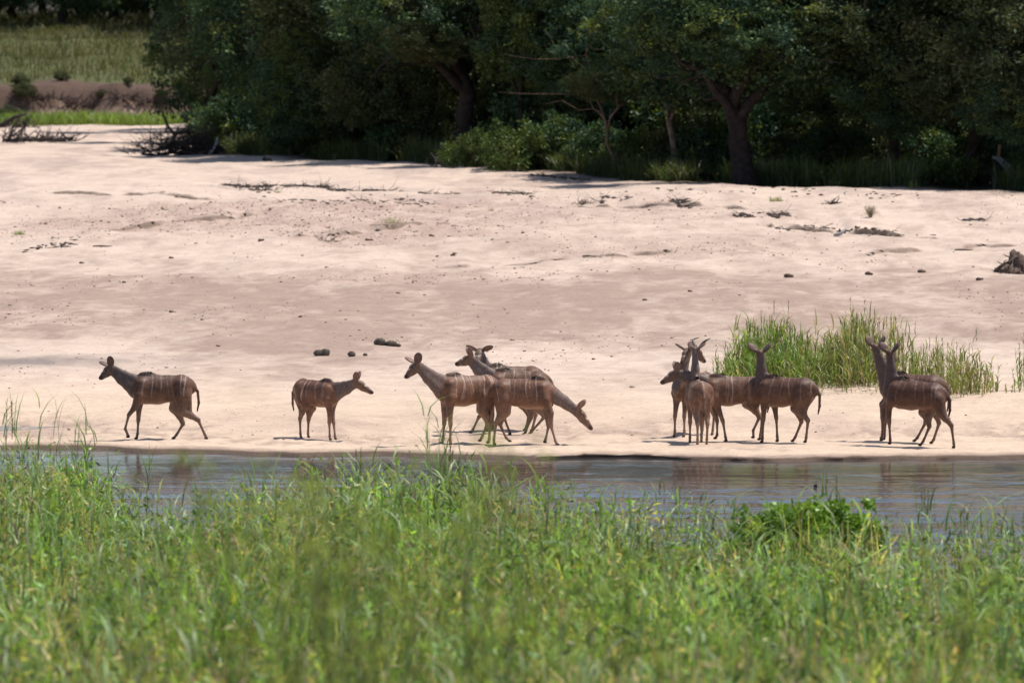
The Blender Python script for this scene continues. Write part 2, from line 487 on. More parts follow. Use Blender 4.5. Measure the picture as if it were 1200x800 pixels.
def build_ground():
    xs = seg((-1500, -200, 130), (-200, -60, 14), (-60, -26, 1.6), (-26, -17, .5), (-17, 17, .125), (17, 26, .5), (26, 60, 1.6), (60, 200, 14), (200, 1500, 130))
    v = seg((-200, 0, 20), (0, 110, 1.0), (110, 140, .6), (140, 146, .4), (146, 147.7, .15))
    v2 = seg((148.3, 166, .105), (166, 262, .27), (262, 310, .6), (310, 376, 1.4), (376, 390, .3), (390, 460, 1.6), (460, 600, 12), (600, 3000, 200))
    lip_v = np.array([147.80, 147.93, 148.0, 148.0, 148.0, 148.02, 148.10, 148.2])
    lip_z = np.array([-.10, -.04, -.004, .020, .044, .062, .078, .086])
    lip_in = np.array([0, 0, .10, .14, .0, -.01, 0, 0])
    vv = np.concatenate([v, lip_v, v2])
    lz = np.concatenate([np.full(len(v), np.nan), lip_z, np.full(len(v2), np.nan)])
    li = np.concatenate([np.zeros(len(v)), lip_in, np.zeros(len(v2))])
    X, Vg = np.meshgrid(xs, vv)
    w = sstep(134, 147, Vg) * (1 - sstep(149, 176, Vg))
    Y = Vg + (far_shore(X) - 148.0) * w
    # uneven undercut edge of the sand along the water
    lipm = np.clip((fbm(X * .55, X * 0 + 11, 131, 3) - .42) * 7, 0, 1) * sstep(-1.5, .2, X) * (1 - .75 * sstep(6.5, 8, X)) + .45 * np.clip((fbm(X * .8, X * 0 + 4, 137, 2) - .5) * 6, 0, 1)
    lipm = np.clip(lipm, 0, 1) * np.clip(.35 + 1.1 * fbm(X * 2.3, X * 0 + 9, 149, 2), 0, 1)
    LZ = np.broadcast_to(lz[:, None], X.shape); LI = np.broadcast_to(li[:, None], X.shape)
    isl = ~np.isnan(LZ)
    jag = (.16 * (vnoise(X * 7, X * 0 + 2, 141) - .5) + .22 * (fbm(X * 1.6, X * 0 + 5, 143, 2) - .5)) * (np.broadcast_to(np.concatenate([np.zeros(len(v)), [0, 0, .5, .5, 1, 1, .6, .2], np.zeros(len(v2))])[:, None], X.shape))
    Z = H(X, Y)
    gentle = np.interp(np.broadcast_to(np.arange(len(vv))[:, None], X.shape) - len(v), np.arange(8), [-.10, -.05, -.015, .004, .022, .045, .075, .092])
    Z = np.where(isl, np.where(isl, LZ, 0) * lipm + gentle * (1 - lipm), Z)
    Z = np.where(isl & (LZ > .05), Z + .06 * (fbm(X * 2.5, X * 0 + 7, 145, 3) - .5) * lipm, Z)
    # taper the lip onto the sand behind it
    Y = Y + np.where(isl, LI * lipm + jag * lipm, 0)
    # hoof prints in the soft sand by the water
    sh = Y - far_shore(X)
    hp = sstep(.8, 1.6, sh) * (1 - sstep(6, 10, sh)) * sstep(.36, .55, fbm(X * .45, Y * .35, 185, 3))
    Z = Z - .045 * hp * sstep(.62, .78, vnoise(X * 5.2, Y * 4.4, 181)) + .02 * hp * sstep(.6, .8, vnoise(X * 4.6, Y * 4.0, 183))
    for sc_ in SCARPS:
        ye, m = scarp_line(X, sc_)
        d = Y - ye
        a = np.clip(m * 2, 0, 1) * (np.abs(d) < .9)
        dn = d * sstep(.0, .9, np.abs(d)) * .9 + d * .1 - .10 * sstep(.05, .25, d) * (1 - sstep(.4, .9, d))
        Y = Y + (dn - d) * a
    gsp = np.concatenate([np.zeros(len(v)), [-.42, -.40, -.36, -.30, -.22, -.14, -.06, 0], np.zeros(len(v2))])
    Y = Y + np.broadcast_to(gsp[:, None], X.shape) * (1 - lipm)
    nx, ny = len(xs), len(vv)
    V = np.stack([X, Y, Z], -1).reshape(-1, 3)
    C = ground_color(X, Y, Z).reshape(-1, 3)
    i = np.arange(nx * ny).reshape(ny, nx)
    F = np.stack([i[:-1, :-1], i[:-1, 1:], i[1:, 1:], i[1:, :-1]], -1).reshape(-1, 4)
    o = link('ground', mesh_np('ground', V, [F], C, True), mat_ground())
    tag(o, 'pale pinkish river sand running up to the trees', 'sand', kind='structure')
    return o
build_ground()

def build_river():
    xs = np.array([-1500, -200, -40, 0, 40, 200, 1500.]); ys = np.array([104, 120, 136, 153.5])
    X, Y = np.meshgrid(xs, ys)
    V = np.stack([X, Y, X * 0], -1).reshape(-1, 3)
    i = np.arange(X.size).reshape(X.shape)
    F = np.stack([i[:-1, :-1], i[:-1, 1:], i[1:, 1:], i[1:, :-1]], -1).reshape(-1, 4)
    o = link('river', mesh_np('river', V, [F]), M_WATER)
    tag(o, 'brown rippled river water along the sandbank', 'river', kind='structure')
M_WATER = mat_water()
build_river()

def build_puddle():
    cx, cy = -10.4, 157.0
    n = 48
    V = [(cx, cy, 0)]
    for k in range(n):
        a = 2 * math.pi * k / n
        V.append((cx + 3.2 * math.cos(a), cy + 1.5 * math.sin(a), 0))
    z = gz(cx, cy) + .12
    V = np.array(V); V[:, 2] = z
    F = [(0, 1 + k, 1 + (k + 1) % n) for k in range(n)]
    o = link('puddle', mesh_np('puddle', V, [np.array(F)]), M_WATER)
    tag(o, 'shallow grey puddle left on the sand beside the river', 'puddle', kind='structure')
build_puddle()

# ------------------------------------------------------------------ kudu
VOX = 0.0115
class Field:
    def __init__(s, lo, hi):
        s.lo = np.array(lo, float)
        s.n = np.ceil((np.array(hi) - s.lo) / VOX).astype(int) + 1
        s.d = np.full(s.n, 0.12, np.float32)
        s.g = np.zeros(s.n, np.int8)
        s.ax = [s.lo[i] + np.arange(s.n[i]) * VOX for i in range(3)]
    def box(s, lo, hi):
        a = np.clip(np.floor((np.array(lo) - s.lo) / VOX).astype(int), 0, s.n - 1)
        b = np.clip(np.ceil((np.array(hi) - s.lo) / VOX).astype(int) + 1, 1, s.n)
        sl = tuple(slice(a[i], b[i]) for i in range(3))
        P = np.meshgrid(*[s.ax[i][sl[i]] for i in range(3)], indexing='ij')
        return sl, P
    def merge(s, sl, d, k, gid):
        o = s.d[sl]
        h = np.maximum(k - np.abs(o - d), 0) / k
        s.g[sl] = np.where(d < o, gid, s.g[sl])
        s.d[sl] = np.minimum(o, d) - h * h * k * .25
    def cap(s, a, b, ra, rb, k=.03, gid=0, ls=1.0):
        a = np.array(a, float); b = np.array(b, float)
        r = max(ra, rb) + k + 3 * VOX
        sl, (X, Y, Z) = s.box(np.minimum(a, b) - r, np.maximum(a, b) + r)
        if X.size == 0: return
        sc = np.array([1, 1 / ls, 1])
        A = a * sc; BA = (b - a) * sc
        px, py, pz = X - A[0], Y * sc[1] - A[1], Z - A[2]
        L = BA.dot(BA)
        t = np.clip((px * BA[0] + py * BA[1] + pz * BA[2]) / max(L, 1e-9), 0, 1)
        d = np.sqrt((px - t * BA[0]) ** 2 + (py - t * BA[1]) ** 2 + (pz - t * BA[2]) ** 2) - (ra + (rb - ra) * t)
        s.merge(sl, d.astype(np.float32), k, gid)
    def chain(s, pts, rad, k=.03, gid=0, ls=1.0):
        for i in range(len(pts) - 1):
            s.cap(pts[i], pts[i + 1], rad[i], rad[i + 1], k, gid, ls)
    def ear(s, base, e, t, ln, wd, gid):
        """cupped leaf-shaped ear; e along it, t the way it opens"""
        e = np.array(e, float); e /= np.linalg.norm(e)
        t = np.array(t, float); t -= e * t.dot(e); t /= np.linalg.norm(t)
        w = np.cross(e, t)
        c = np.array(base) + e * ln * .5
        r = ln * .6 + .05
        sl, (X, Y, Z) = s.box(c - r, c + r)
        def ell(cc, ra, rb, rc):
            px, py, pz = X - cc[0], Y - cc[1], Z - cc[2]
            u = (px * e[0] + py * e[1] + pz * e[2]); v = (px * w[0] + py * w[1] + pz * w[2]); q = (px * t[0] + py * t[1] + pz * t[2])
            k0 = np.sqrt((u / ra) ** 2 + (v / rb) ** 2 + (q / rc) ** 2) + 1e-6
            k1 = np.sqrt((u / ra ** 2) ** 2 + (v / rb ** 2) ** 2 + (q / rc ** 2) ** 2) + 1e-6
            return k0 * (k0 - 1) / k1
        d = np.maximum(ell(c, ln * .55, wd * .5, .026), -ell(c + t * .034 + e * .01, ln * .5, wd * .42, .026))
        s.merge(sl, d.astype(np.float32), .012, gid)
    def nets(s):
        d = s.d; ins = d < 0
        n = s.n
        c = [d[i:n[0] - 1 + i, j:n[1] - 1 + j, k:n[2] - 1 + k] for i in (0, 1) for j in (0, 1) for k in (0, 1)]
        cnt = sum((q < 0).astype(np.int8) for q in c)
        act = (cnt > 0) & (cnt < 8)
        idx = np.argwhere(act)
        vid = np.full(act.shape, -1, np.int64); vid[act] = np.arange(len(idx))
        acc = np.zeros((len(idx), 3)); num = np.zeros(len(idx))
        corner = [(i, j, k) for i in (0, 1) for j in (0, 1) for k in (0, 1)]
        cv = np.stack([q[act] for q in c], 1)
        for a in range(8):
            for b in range(a + 1, 8):
                df = [abs(corner[a][q] - corner[b][q]) for q in range(3)]
                if sum(df) != 1: continue
                va, vb = cv[:, a], cv[:, b]
                m = (va < 0) != (vb < 0)
                t = np.where(m, va / np.where(m, va - vb, 1), 0)
                pa = np.array(corner[a], float); pb = np.array(corner[b], float)
                acc += np.where(m[:, None], pa + t[:, None] * (pb - pa), 0); num += m
        V = s.lo + (idx + acc / num[:, None]) * VOX
        gid = s.g[idx[:, 0], idx[:, 1], idx[:, 2]]
        F = []
        for ax in range(3):
            o1, o2 = [q for q in range(3) if q != ax]
            A = np.take(ins, range(0, n[ax] - 1), ax); B = np.take(ins, range(1, n[ax]), ax)
            e = np.argwhere(A != B)
            e = e[(e[:, o1] > 0) & (e[:, o2] > 0) & (e[:, o1] < n[o1] - 1) & (e[:, o2] < n[o2] - 1)]
            flip = A[e[:, 0], e[:, 1], e[:, 2]]
            def at(da, db):
                q = e.copy(); q[:, o1] -= da; q[:, o2] -= db
                return vid[q[:, 0], q[:, 1], q[:, 2]]
            q = np.stack([at(1, 1), at(0, 1), at(0, 0), at(1, 0)], 1)
            if ax == 1: flip = ~flip
            q = np.where(flip[:, None], q, q[:, ::-1])
            F.append(q)
        return V, np.concatenate(F), gid

def mat_kudu():
    m, nt, out = new_mat('kudu_coat')
    c, nz, tc = attr_noise_color(nt, 26, .72, 1.24, detail=6)
    p = N(nt, 'ShaderNodeBsdfPrincipled'); p.inputs['Roughness'].default_value = .5; p.inputs['Specular IOR Level'].default_value = .28
    p.inputs['Sheen Weight'].default_value = .05; p.inputs['Sheen Roughness'].default_value = .4
    nt.links.new(c, p.inputs['Base Color'])
    mp = N(nt, 'ShaderNodeMapping'); mp.inputs['Scale'].default_value = (60, 60, 18)
    nt.links.new(tc.outputs['Object'], mp.inputs['Vector'])
    bn = N(nt, 'ShaderNodeTexNoise'); bn.inputs['Scale'].default_value = 1; bn.inputs['Detail'].default_value = 3
    nt.links.new(mp.outputs[0], bn.inputs['Vector'])
    b = N(nt, 'ShaderNodeBump'); b.inputs['Strength'].default_value = .4; b.inputs['Distance'].default_value = .014
    nt.links.new(bn.outputs['Fac'], b.inputs['Height']); nt.links.new(b.outputs[0], p.inputs['Normal'])
    nt.links.new(p.outputs[0], out.inputs['Surface'])
    return m
M_KUDU = mat_kudu()
M_EYE = mat_attr('eye', .1, 5, .9, 1.1, spec=.5)
M_HORN = mat_attr('horn', .45, 30, .7, 1.3, .4, 60, .4)
M_HAIR = mat_attr('mane_hair', .7, 30, .7, 1.3)

def kudu(px, Yd, yaw, legs, poll, nose, label, sc=1.0, wx=.38, rump_dz=0.0, stripes=7, ears=None, horns=False, tone=(1, 1, 1), neck_mid=None,
         tail=None, local_legs=False, seed=0, belly=0.0, head_up=None):
    """legs: near-left-first dict FL, FR, HL, HR -> [elbow/stifle, knee/hock, fetlock, hoof] as (screen right, up) metres from the
    animal's foot point (or (forward, up) when local_legs); poll and nose are (right, away, up) metres"""
    rg = np.random.default_rng(seed + 500)
    X0 = px_to_x(px, Yd); Z0 = gz(X0, Yd)
    ps = R(yaw); cy, sy = math.cos(ps), math.sin(ps)
    def w2l(p): return np.array([p[0] * cy + p[1] * sy, -p[0] * sy + p[1] * cy, p[2]])
    P = w2l(poll); Ns = w2l(nose)
    k = sc
    # torso landmarks (forward, up, radius)
    T = [(-.53, .93 + rump_dz, .115), (-.40, .945 + rump_dz, .195), (-.16, .905 + rump_dz * .6, .225 + belly), (.06, .885 + rump_dz * .3, .25 + belly), (.27, .89, .25), (.40, .90, .175)]
    T = [(a * k, z * k, r * k) for a, z, r in T]
    pts = [(a, 0, z) for a, z, r in T]
    allp = [np.array(p) for p in pts] + [P, Ns]
    lat = {'FL': .095 * k, 'FR': -.095 * k, 'HL': .10 * k, 'HR': -.10 * k}
    LG = {}
    for nm, q in legs.items():
        l = lat[nm]
        jl = []
        for j, (sx, z) in enumerate(q):
            ll = l * (1.0 if j else 1.1)
            f = sx if local_legs else (sx + ll * sy) / cy
            jl.append(np.array([f, ll, z]))
        LG[nm] = jl; allp += jl
    allp = np.array(allp)
    F = Field(allp.min(0) - [.35, .34, .1], allp.max(0) + [.35, .34, .32])
    F.chain(pts, [r for a, z, r in T], .05, 1, .66)
    # back line, withers hump
    F.chain([(-.52 * k, 0, 1.01 * k + rump_dz), (-.36 * k, 0, 1.075 * k + rump_dz), (-.12 * k, 0, 1.07 * k + rump_dz * .6), (.10 * k, 0, 1.085 * k), (.24 * k, 0, 1.145 * k), (.33 * k, 0, 1.13 * k), (.41 * k, 0, 1.02 * k)], [.055 * k, .06 * k, .06 * k, .06 * k, .06 * k, .06 * k, .07 * k], .06, 1, .62)
    # shoulders and haunches
    for s_ in (1, -1):
        nm = 'FL' if s_ > 0 else 'FR'
        e = LG[nm][0]
        F.cap((.34 * k, s_ * .085 * k, 1.0 * k), (e[0] * .35 + .22 * k, s_ * .115 * k, .80 * k), .10 * k, .095 * k, .06, 1)
        F.chain([(e[0] * .35 + .22 * k, s_ * .11 * k, .78 * k), e], [.095 * k, .060 * k], .045, 2)
        j = LG[nm]
        kn = j[0] * .12 + j[1] * .88
        F.chain([j[0], kn, j[1]], [.058 * k, .036 * k, .034 * k], .02, 2)
        lo = j[1] * .8 + j[2] * .2
        F.chain([j[1], lo, j[2] * .8 + j[1] * .2, j[2]], [.034 * k, .024 * k, .0205 * k, .027 * k], .012, 2)
        F.chain([j[2], j[3]], [.026 * k, .024 * k], .012, 2)
        F.cap(j[3], j[3] + np.array([.03 * k, 0, -.005]), .026 * k, .020 * k, .008, 5)
        nm = 'HL' if s_ > 0 else 'HR'
        j = LG[nm]
        F.cap((-.38 * k, s_ * .07 * k, .98 * k + rump_dz), (j[0][0] * .5 - .19 * k, s_ * .095 * k, .80 * k), .145 * k, .13 * k, .06, 1)
        F.chain([(j[0][0] * .5 - .19 * k, s_ * .095 * k, .80 * k), j[0]], [.13 * k, .085 * k], .05, 2)
        mid = j[0] * .5 + j[1] * .5 + np.array([-.01, 0, .0])
        F.chain([j[0], mid, j[0] * .1 + j[1] * .9, j[1]], [.080 * k, .050 * k, .034 * k, .034 * k], .025, 2)
        # hamstring line to the hock
        F.chain([(-.47 * k, s_ * .075 * k, .84 * k), j[0] * .35 + j[1] * .45 + np.array([-.42 * k, s_ * .08 * k, .62 * k]) * .2, j[1] + np.array([-.012, 0, .03])], [.085 * k, .042 * k, .018 * k], .045, 2)
        lo = j[1] * .78 + j[2] * .22
        F.chain([j[1], lo, j[2] * .8 + j[1] * .2, j[2]], [.035 * k, .026 * k, .022 * k, .027 * k], .012, 2)
        F.chain([j[2], j[3]], [.026 * k, .024 * k], .012, 2)
        F.cap(j[3], j[3] + np.array([.03 * k, 0, -.005]), .026 * k, .020 * k, .008, 5)
    # head frame
    hd = Ns - P; hl = np.linalg.norm(hd); hd /= hl
    up = np.array([0, 0, 1.0]) if head_up is None else w2l(head_up)
    side = np.cross(up, hd); side /= np.linalg.norm(side); up = np.cross(hd, side)
    # neck: nape line and throat line
    thr = P + hd * .05 * k - up * .075 * k
    nb = np.array([.37 * k, 0, 1.03 * k]); tb = np.array([.46 * k, 0, .89 * k])
    if neck_mid is None:
        nm1 = nb * .5 + P * .5 - np.array([0, 0, .015]); tm1 = tb * .42 + thr * .58 + np.array([.0, 0, -.01])
    else:
        nm1 = w2l(neck_mid); tm1 = nm1 + (tb * .4 + thr * .6 - nb * .45 - P * .55) * .8
    nkr = 1.25 if horns else 1.0
    F.chain([nb, nm1, P - hd * .01 - up * .02], [.095 * k, .068 * k * nkr, .054 * k], .05, 3, .72)
    F.chain([tb, tm1, thr], [.135 * k, .076 * k * nkr, .052 * k], .06, 3, .70)
    F.cap((nm1 * .5 + nb * .5), (tm1 * .5 + tb * .5), .075 * k, .08 * k, .05, 3, .75)
    # skull, face, muzzle, jaw
    q = lambda a, b=0, c=0: P + hd * a * hl + up * b * k + side * c * k
    F.chain([q(.02, -.015), q(.30, -.012), q(.62, -.022), q(.93, -.032)], [.066 * k, .068 * k, .048 * k, .037 * k], .02, 4)
    F.chain([q(.10, -.075), q(.45, -.075), q(.86, -.062)], [.05 * k, .040 * k, .026 * k], .025, 4)
    for s_ in (1, -1):
        F.cap(q(.28, .018, s_ * .042), q(.42, .008, s_ * .038), .026 * k, .02 * k, .02, 4)
    eb = []
    ears = ears or [(.75, .62, -.15), (.75, .62, -.15)]
    for s_, (ea, eu, ef) in zip((1, -1), ears):
        e = side * s_ * ea + up * eu + hd * ef
        e = e / np.linalg.norm(e)
        b = q(.02, .01, s_ * .05)
        F.cap(b, b + e * .03, .034 * k, .03 * k, .02, 4)
        F.ear(b + e * .005, e, hd * .75 + side * s_ * .55 - up * .1, .205 * k, .155 * k, 6)
    # tail
    tl = tail or [(-.60, .98), (-.66, .86), (-.66, .66), (-.63, .52)]
    F.chain([(a * k, 0, z * k + rump_dz * (1 if i < 2 else .6)) for i, (a, z) in enumerate(tl)], [.030 * k, .026 * k, .024 * k, .014 * k], .015, 7)
    V, Fc, gid = F.nets()
    # light smoothing along the surface
    for _ in range(2):
        acc = np.zeros_like(V); num = np.zeros(len(V))
        for a in range(4):
            np.add.at(acc, Fc[:, a], V[Fc[:, (a + 1) % 4]] + V[Fc[:, (a + 3) % 4]]); np.add.at(num, Fc[:, a], 2)
        V = V * .55 + acc / num[:, None] * .45
    # coat colour
    n = len(V)
    f, l, z = V[:, 0], V[:, 1], V[:, 2]
    base = np.array([.145, .084, .056])
    C = np.tile(base, (n, 1))
    nz = fbm(f * 7 + seed, z * 7 + l * 3, 201 + seed, 3)
    C *= (.62 + .76 * nz)[:, None]
    t = sstep(.98 * k, 1.14 * k, z) * (gid == 1)
    C = mix3(C, np.tile(np.array([.105, .060, .043]), (n, 1)), t * .7)
    t = (gid == 1) * sstep(1.10 * k, 1.17 * k, z) * sstep(.02, .12, f / k) * (np.abs(l) < .07)
    C = mix3(C, np.tile(np.array([.05, .033, .026]), (n, 1)), t * .8)
    t = (1 - sstep(.62 * k, .74 * k, z)) * (gid == 1)
    C = mix3(C, np.tile(np.array([.32, .235, .175]), (n, 1)), t * .7)
    # neck greyer
    t = ((gid == 3) * 1.0)
    C = mix3(C, np.tile(np.array([.140, .118, .112]), (n, 1)), t * .85)
    t = ((gid == 2) * (1 - sstep(.35 * k, .75 * k, z)))
    C = mix3(C, np.tile(np.array([.20, .14, .105]), (n, 1)), t)
    inner = (gid == 2) * sstep(.02, .06, .12 * k - np.abs(l)) * sstep(.35, .5, z)
    C = mix3(C, np.tile(np.array([.32, .26, .21]), (n, 1)), inner * .35)
    fr = (gid == 2) * (f > 0) * sstep(.42 * k, .50 * k, z) * (1 - sstep(.58 * k, .66 * k, z))
    C = mix3(C, np.tile(np.array([.07, .05, .042]), (n, 1)), fr * .45)
    # head
    ha = (V - P).dot(hd) / hl; hu = (V - P).dot(up) / k; hs = np.abs((V - P).dot(side)) / k
    t = (gid == 4) * 1.0
    C = mix3(C, np.tile(np.array([.15, .108, .085]), (n, 1)), t * .8)
    C = mix3(C, np.tile(np.array([.045, .035, .03]), (n, 1)), t * sstep(.74, .9, ha) * sstep(-.075, -.045, hu))
    C = mix3(C, np.tile(np.array([.55, .50, .46]), (n, 1)), t * sstep(.6, .8, ha) * (1 - sstep(-.085, -.065, hu)) * .8)
    chev = t * (np.abs(ha - .60 + hs * 2.2) < .045) * sstep(-.03, .0, hu) * (hs > .01) * (hs < .05)
    C = mix3(C, np.tile(np.array([.6, .56, .52]), (n, 1)), chev * .55)
    t = ((gid == 6) * 1.0)
    C = mix3(C, np.tile(np.array([.15, .105, .09]), (n, 1)), t)
    t = ((gid == 5) * 1.0)
    C = mix3(C, np.tile(np.array([.035, .03, .028]), (n, 1)), t)
    tz = sstep(.0, .35, (1.0 * k - z))
    t = (gid == 7) * 1.0
    C = mix3(C, np.tile(np.array([.14, .09, .07]), (n, 1)), t)
    C = mix3(C, np.tile(np.array([.02, .016, .014]), (n, 1)), t * (1 - sstep(.55 * k, .68 * k, z)))
    # chalk-white side stripes
    xs_ = (np.linspace(.25, -.45, stripes) + rg.uniform(-.06, .06, stripes)) * k
    for i, x0 in enumerate(xs_):
        x0 = x0 + rg.uniform(-.045, .045)
        tilt = rg.uniform(-.10, .16)
        zlo = (.80 + rg.uniform(-.10, .08)) * k; a = rg.choice([.10, .26, .44]) * rg.uniform(.6, 1.1)
        xc = x0 + tilt * (1.15 * k - z) + .02 * np.sin(z * 9 + i)
        m = np.exp(-((f - xc) / (.0075 * k)) ** 2) * sstep(zlo - .08, zlo + .06, z) * (gid == 1) * a * (.2 + 1.5 * fbm(z * 14 + i * 7, l * 9, 231 + seed, 2))
        C = mix3(C, np.tile(np.array([.62, .56, .51]), (n, 1)), np.clip(m, 0, .9))
    # pale spine line
    m = np.exp(-(l / .012) ** 2) * (gid == 1) * sstep(1.05 * k + rump_dz, 1.12 * k + rump_dz, z) * .35
    C = mix3(C, np.tile(np.array([.5, .44, .39]), (n, 1)), m)
    C = C * np.array(tone) * np.array([1.20, 1.10, 1.04])
    root = empty('kudu', (X0, Yd, Z0), ps)
    # drop the body so that the lowest hoof stands on the sand
    zmin = V[:, 2].min()
    V[:, 2] -= zmin - (-.008) if zmin > -.2 else 0
    dz = -(zmin + .008)
    tag(root, label, 'kudu', 'kudus standing along the river edge')
    link('body', mesh_np('kudu_body', V, [Fc], C, True), M_KUDU, root)
    # eyes
    for s_ in (1, -1):
        mb = MB()
        c = q(.36, .012, s_ * .058) + np.array([0, 0, dz])
        th = np.linspace(0, math.pi, 6); ph = np.linspace(0, 2 * math.pi, 9)[:-1]
        vs_ = [c + .0155 * k * np.array([math.sin(a) * math.cos(b), math.sin(a) * math.sin(b), math.cos(a)]) for a in th for b in ph]
        fs_ = [(i * 8 + j, i * 8 + (j + 1) % 8, (i + 1) * 8 + (j + 1) % 8, (i + 1) * 8 + j) for i in range(5) for j in range(8)]
        mb.add(vs_, fs_, None, (.012, .009, .008))
        mb.build('eye', M_EYE, root, True)
    # mane: short upright hair along nape and withers
    mb = MB()
    line = [P - hd * .02 + up * .03, nm1 + (P - nb) * 0 + np.array([-.03, 0, .05]), nb + np.array([0, 0, .085 * k]), np.array([.24 * k, 0, 1.195 * k]), np.array([.10 * k, 0, 1.165 * k])]
    cum = np.concatenate([np.linspace(0, len(line) - 1, 420), np.linspace(1.9, 3.6, 380)])
    A = np.array(line)
    pos = np.stack([np.interp(cum, range(len(line)), A[:, i]) for i in range(3)], 1)
    pos += rg.normal(0, .010, pos.shape)
    hh = np.interp(cum, [0, 1, 1.8, 2.4, 3, 4], [.012, .014, .024, .044, .034, .008]) * rg.uniform(.6, 1.2, len(cum)) * k
    pos[:, 2] -= .018
    cc = np.array([.045, .03, .024]) * rg.uniform(.6, 1.5, (len(cum), 1)); 
    mb.blades(pos + np.array([0, 0, dz]), hh + .02, np.full(len(cum), .016), np.full(len(cum), math.pi) + rg.normal(0, .35, len(cum)), np.full(len(cum), 1.1), cc, 2)
    mb.build('mane', M_HAIR, root)
    if horns:
        for s_ in (1, -1):
            pts_ = []; rr = []
            b = q(.10, .045, s_ * .035) + np.array([0, 0, dz])
            for i in range(13):
                t_ = i / 12
                out = .09 * math.sin(t_ * 2.8) + .085 * t_
                lean = -.06 * t_ + .09 * t_ * t_
                hgt = .25 * t_
                pts_.append(b + side * s_ * out * 1.0 + up * hgt - hd * (.06 * math.sin(t_ * 3.4)) )
                rr.append(.027 * (1 - t_ ** 1.5 * .82) + .0015 * (i % 2))
            mb = MB(); mb.tube(pts_, rr, 8, (.085, .065, .05)); mb.build('horn', M_HORN, root, True)
    return root

def crop_pts(x0, ybase, k, flip=False):
    """read joints off an enlarged crop: pixels -> metres right / up of the foot point"""
    return lambda *p: [((a - x0) / k, (ybase - b) / k) for a, b in p]

# 1: walking left
c = crop_pts(560, 658, 376)
(pl, ns_) = c((222, 168), (143, 240))
kudu(90 + 560 / 5.717, 152.3, 180, dict(
    FL=c((388, 438), (346, 492), (322, 585), (345, 636)), FR=c((412, 440), (407, 535), (402, 622), (396, 650)),
    HR=c((645, 450), (708, 556), (664, 628), (648, 648)), HL=c((705, 470), (815, 530), (855, 618), (870, 648))),
    (pl[0], 0, pl[1]), (ns_[0], -.05, ns_[1]), 'dark brown kudu cow walking with hind leg stretched back, alone on the sand',
    seed=1, stripes=8, ears=[(.55, .8, -.62), (.6, .8, .30)], tone=(.80, .78, .80), tail=[(-.58, .98), (-.66, .86), (-.68, .66), (-.65, .50)])
# 2: standing, three-quarter towards the camera
c = crop_pts(305, 683, 479)
(pl, ns_) = c((640, 172), (793, 266))
kudu(330 + 305 / 7.275, 152.4, -40, dict(
    FR=c((412, 430), (408, 540), (412, 650), (415, 678)), FL=c((428, 440), (444, 545), (455, 650), (458, 675)),
    HR=c((200, 400), (152, 520), (156, 640), (160, 672)), HL=c((255, 420), (224, 530), (220, 640), (222, 668))),
    (pl[0], -.55, pl[1]), (ns_[0], -.62, ns_[1]), 'young reddish kudu standing alone with neck stretched low and head held level',
    sc=.90, seed=2, rump_dz=.03, stripes=7, ears=[(.55, .8, -.35), (.55, .8, -.35)], tone=(1.1, 1.0, .98))
# 3: facing left, in the group of four
c = crop_pts(435, 612, 332)
(pl, ns_) = c((142, 138), (68, 212))
kudu(460 + 435 / 5.0, 150.7, 203, dict(
    FL=c((335, 420), (340, 500), (338, 590), (342, 612)), FR=c((306, 420), (302, 500), (294, 588), (290, 606)),
    HL=c((530, 420), (572, 500), (566, 590), (562, 606)), HR=c((520, 420), (556, 500), (524, 580), (514, 598))),
    (pl[0], -.40, pl[1]), (ns_[0], -.46, ns_[1]), 'grey-brown kudu cow looking away over the water, broadside in front of its group',
    sc=1.04, seed=3, stripes=9, ears=[(.5, .6, -.75), (.65, .85, .15)], tone=(1.25, 1.15, 1.1))
# 6: stooping right
c = crop_pts(775, 617, 332)
(pl, ns_) = c((1085, 405), (1178, 522))
kudu(460 + 775 / 5.0, 150.5, -12, dict(
    FR=c((925, 430), (930, 510), (955, 595), (964, 612)), FL=c((900, 430), (914, 510), (898, 585), (890, 602)),
    HR=c((655, 430), (604, 500), (594, 590), (594, 612)), HL=c((665, 430), (630, 505), (666, 580), (684, 598))),
    (pl[0], -.10, pl[1]), (ns_[0], -.12, ns_[1]), 'glossy grey kudu cow stooping with its head stretched down to the sand',
    seed=6, stripes=8, ears=[(.5, .85, -.25), (.5, .85, -.25)], tone=(1.2, 1.12, 1.08), neck_mid=(.70, -.07, .80))
# 4: behind, walking left
c = crop_pts(730, 598, 327)
(pl, ns_) = c((458, 140), (365, 172))
kudu(460 + 730 / 5.0, 153.2, 178, dict(
    FL=c((575, 430), (505, 490), (470, 565), (460, 580)), FR=c((620, 430), (655, 500), (685, 580), (690, 594)),
    HL=c((840, 430), (890, 490), (815, 575), (795, 594)), HR=c((800, 430), (812, 500), (780, 580), (772, 594))),
    (pl[0], 0, pl[1]), (ns_[0], -.03, ns_[1]), 'kudu cow striding behind the others, head in profile with muzzle level',
    seed=4, stripes=6, ears=[(.62, .75, -.1), (.62, .75, -.1)])
# 5: behind, looking towards the camera
c = crop_pts(690, 590, 325)
(pl, ns_) = c((512, 112), (492, 170))
kudu(460 + 690 / 5.0, 154.4, 186, dict(
    FL=c((560, 420), (560, 500), (556, 565), (553, 580)), FR=c((580, 420), (585, 500), (588, 570), (586, 582)),
    HL=c((790, 430), (840, 490), (822, 565), (818, 580)), HR=c((760, 430), (800, 500), (782, 570), (778, 580))),
    (pl[0], -.05, pl[1]), (ns_[0], -.30, ns_[1] - .02), 'kudu cow hidden behind its companions, facing the river with both ears spread',
    sc=1.03, seed=5, stripes=6, ears=[(.95, .45, -.1), (.95, .45, -.1)])
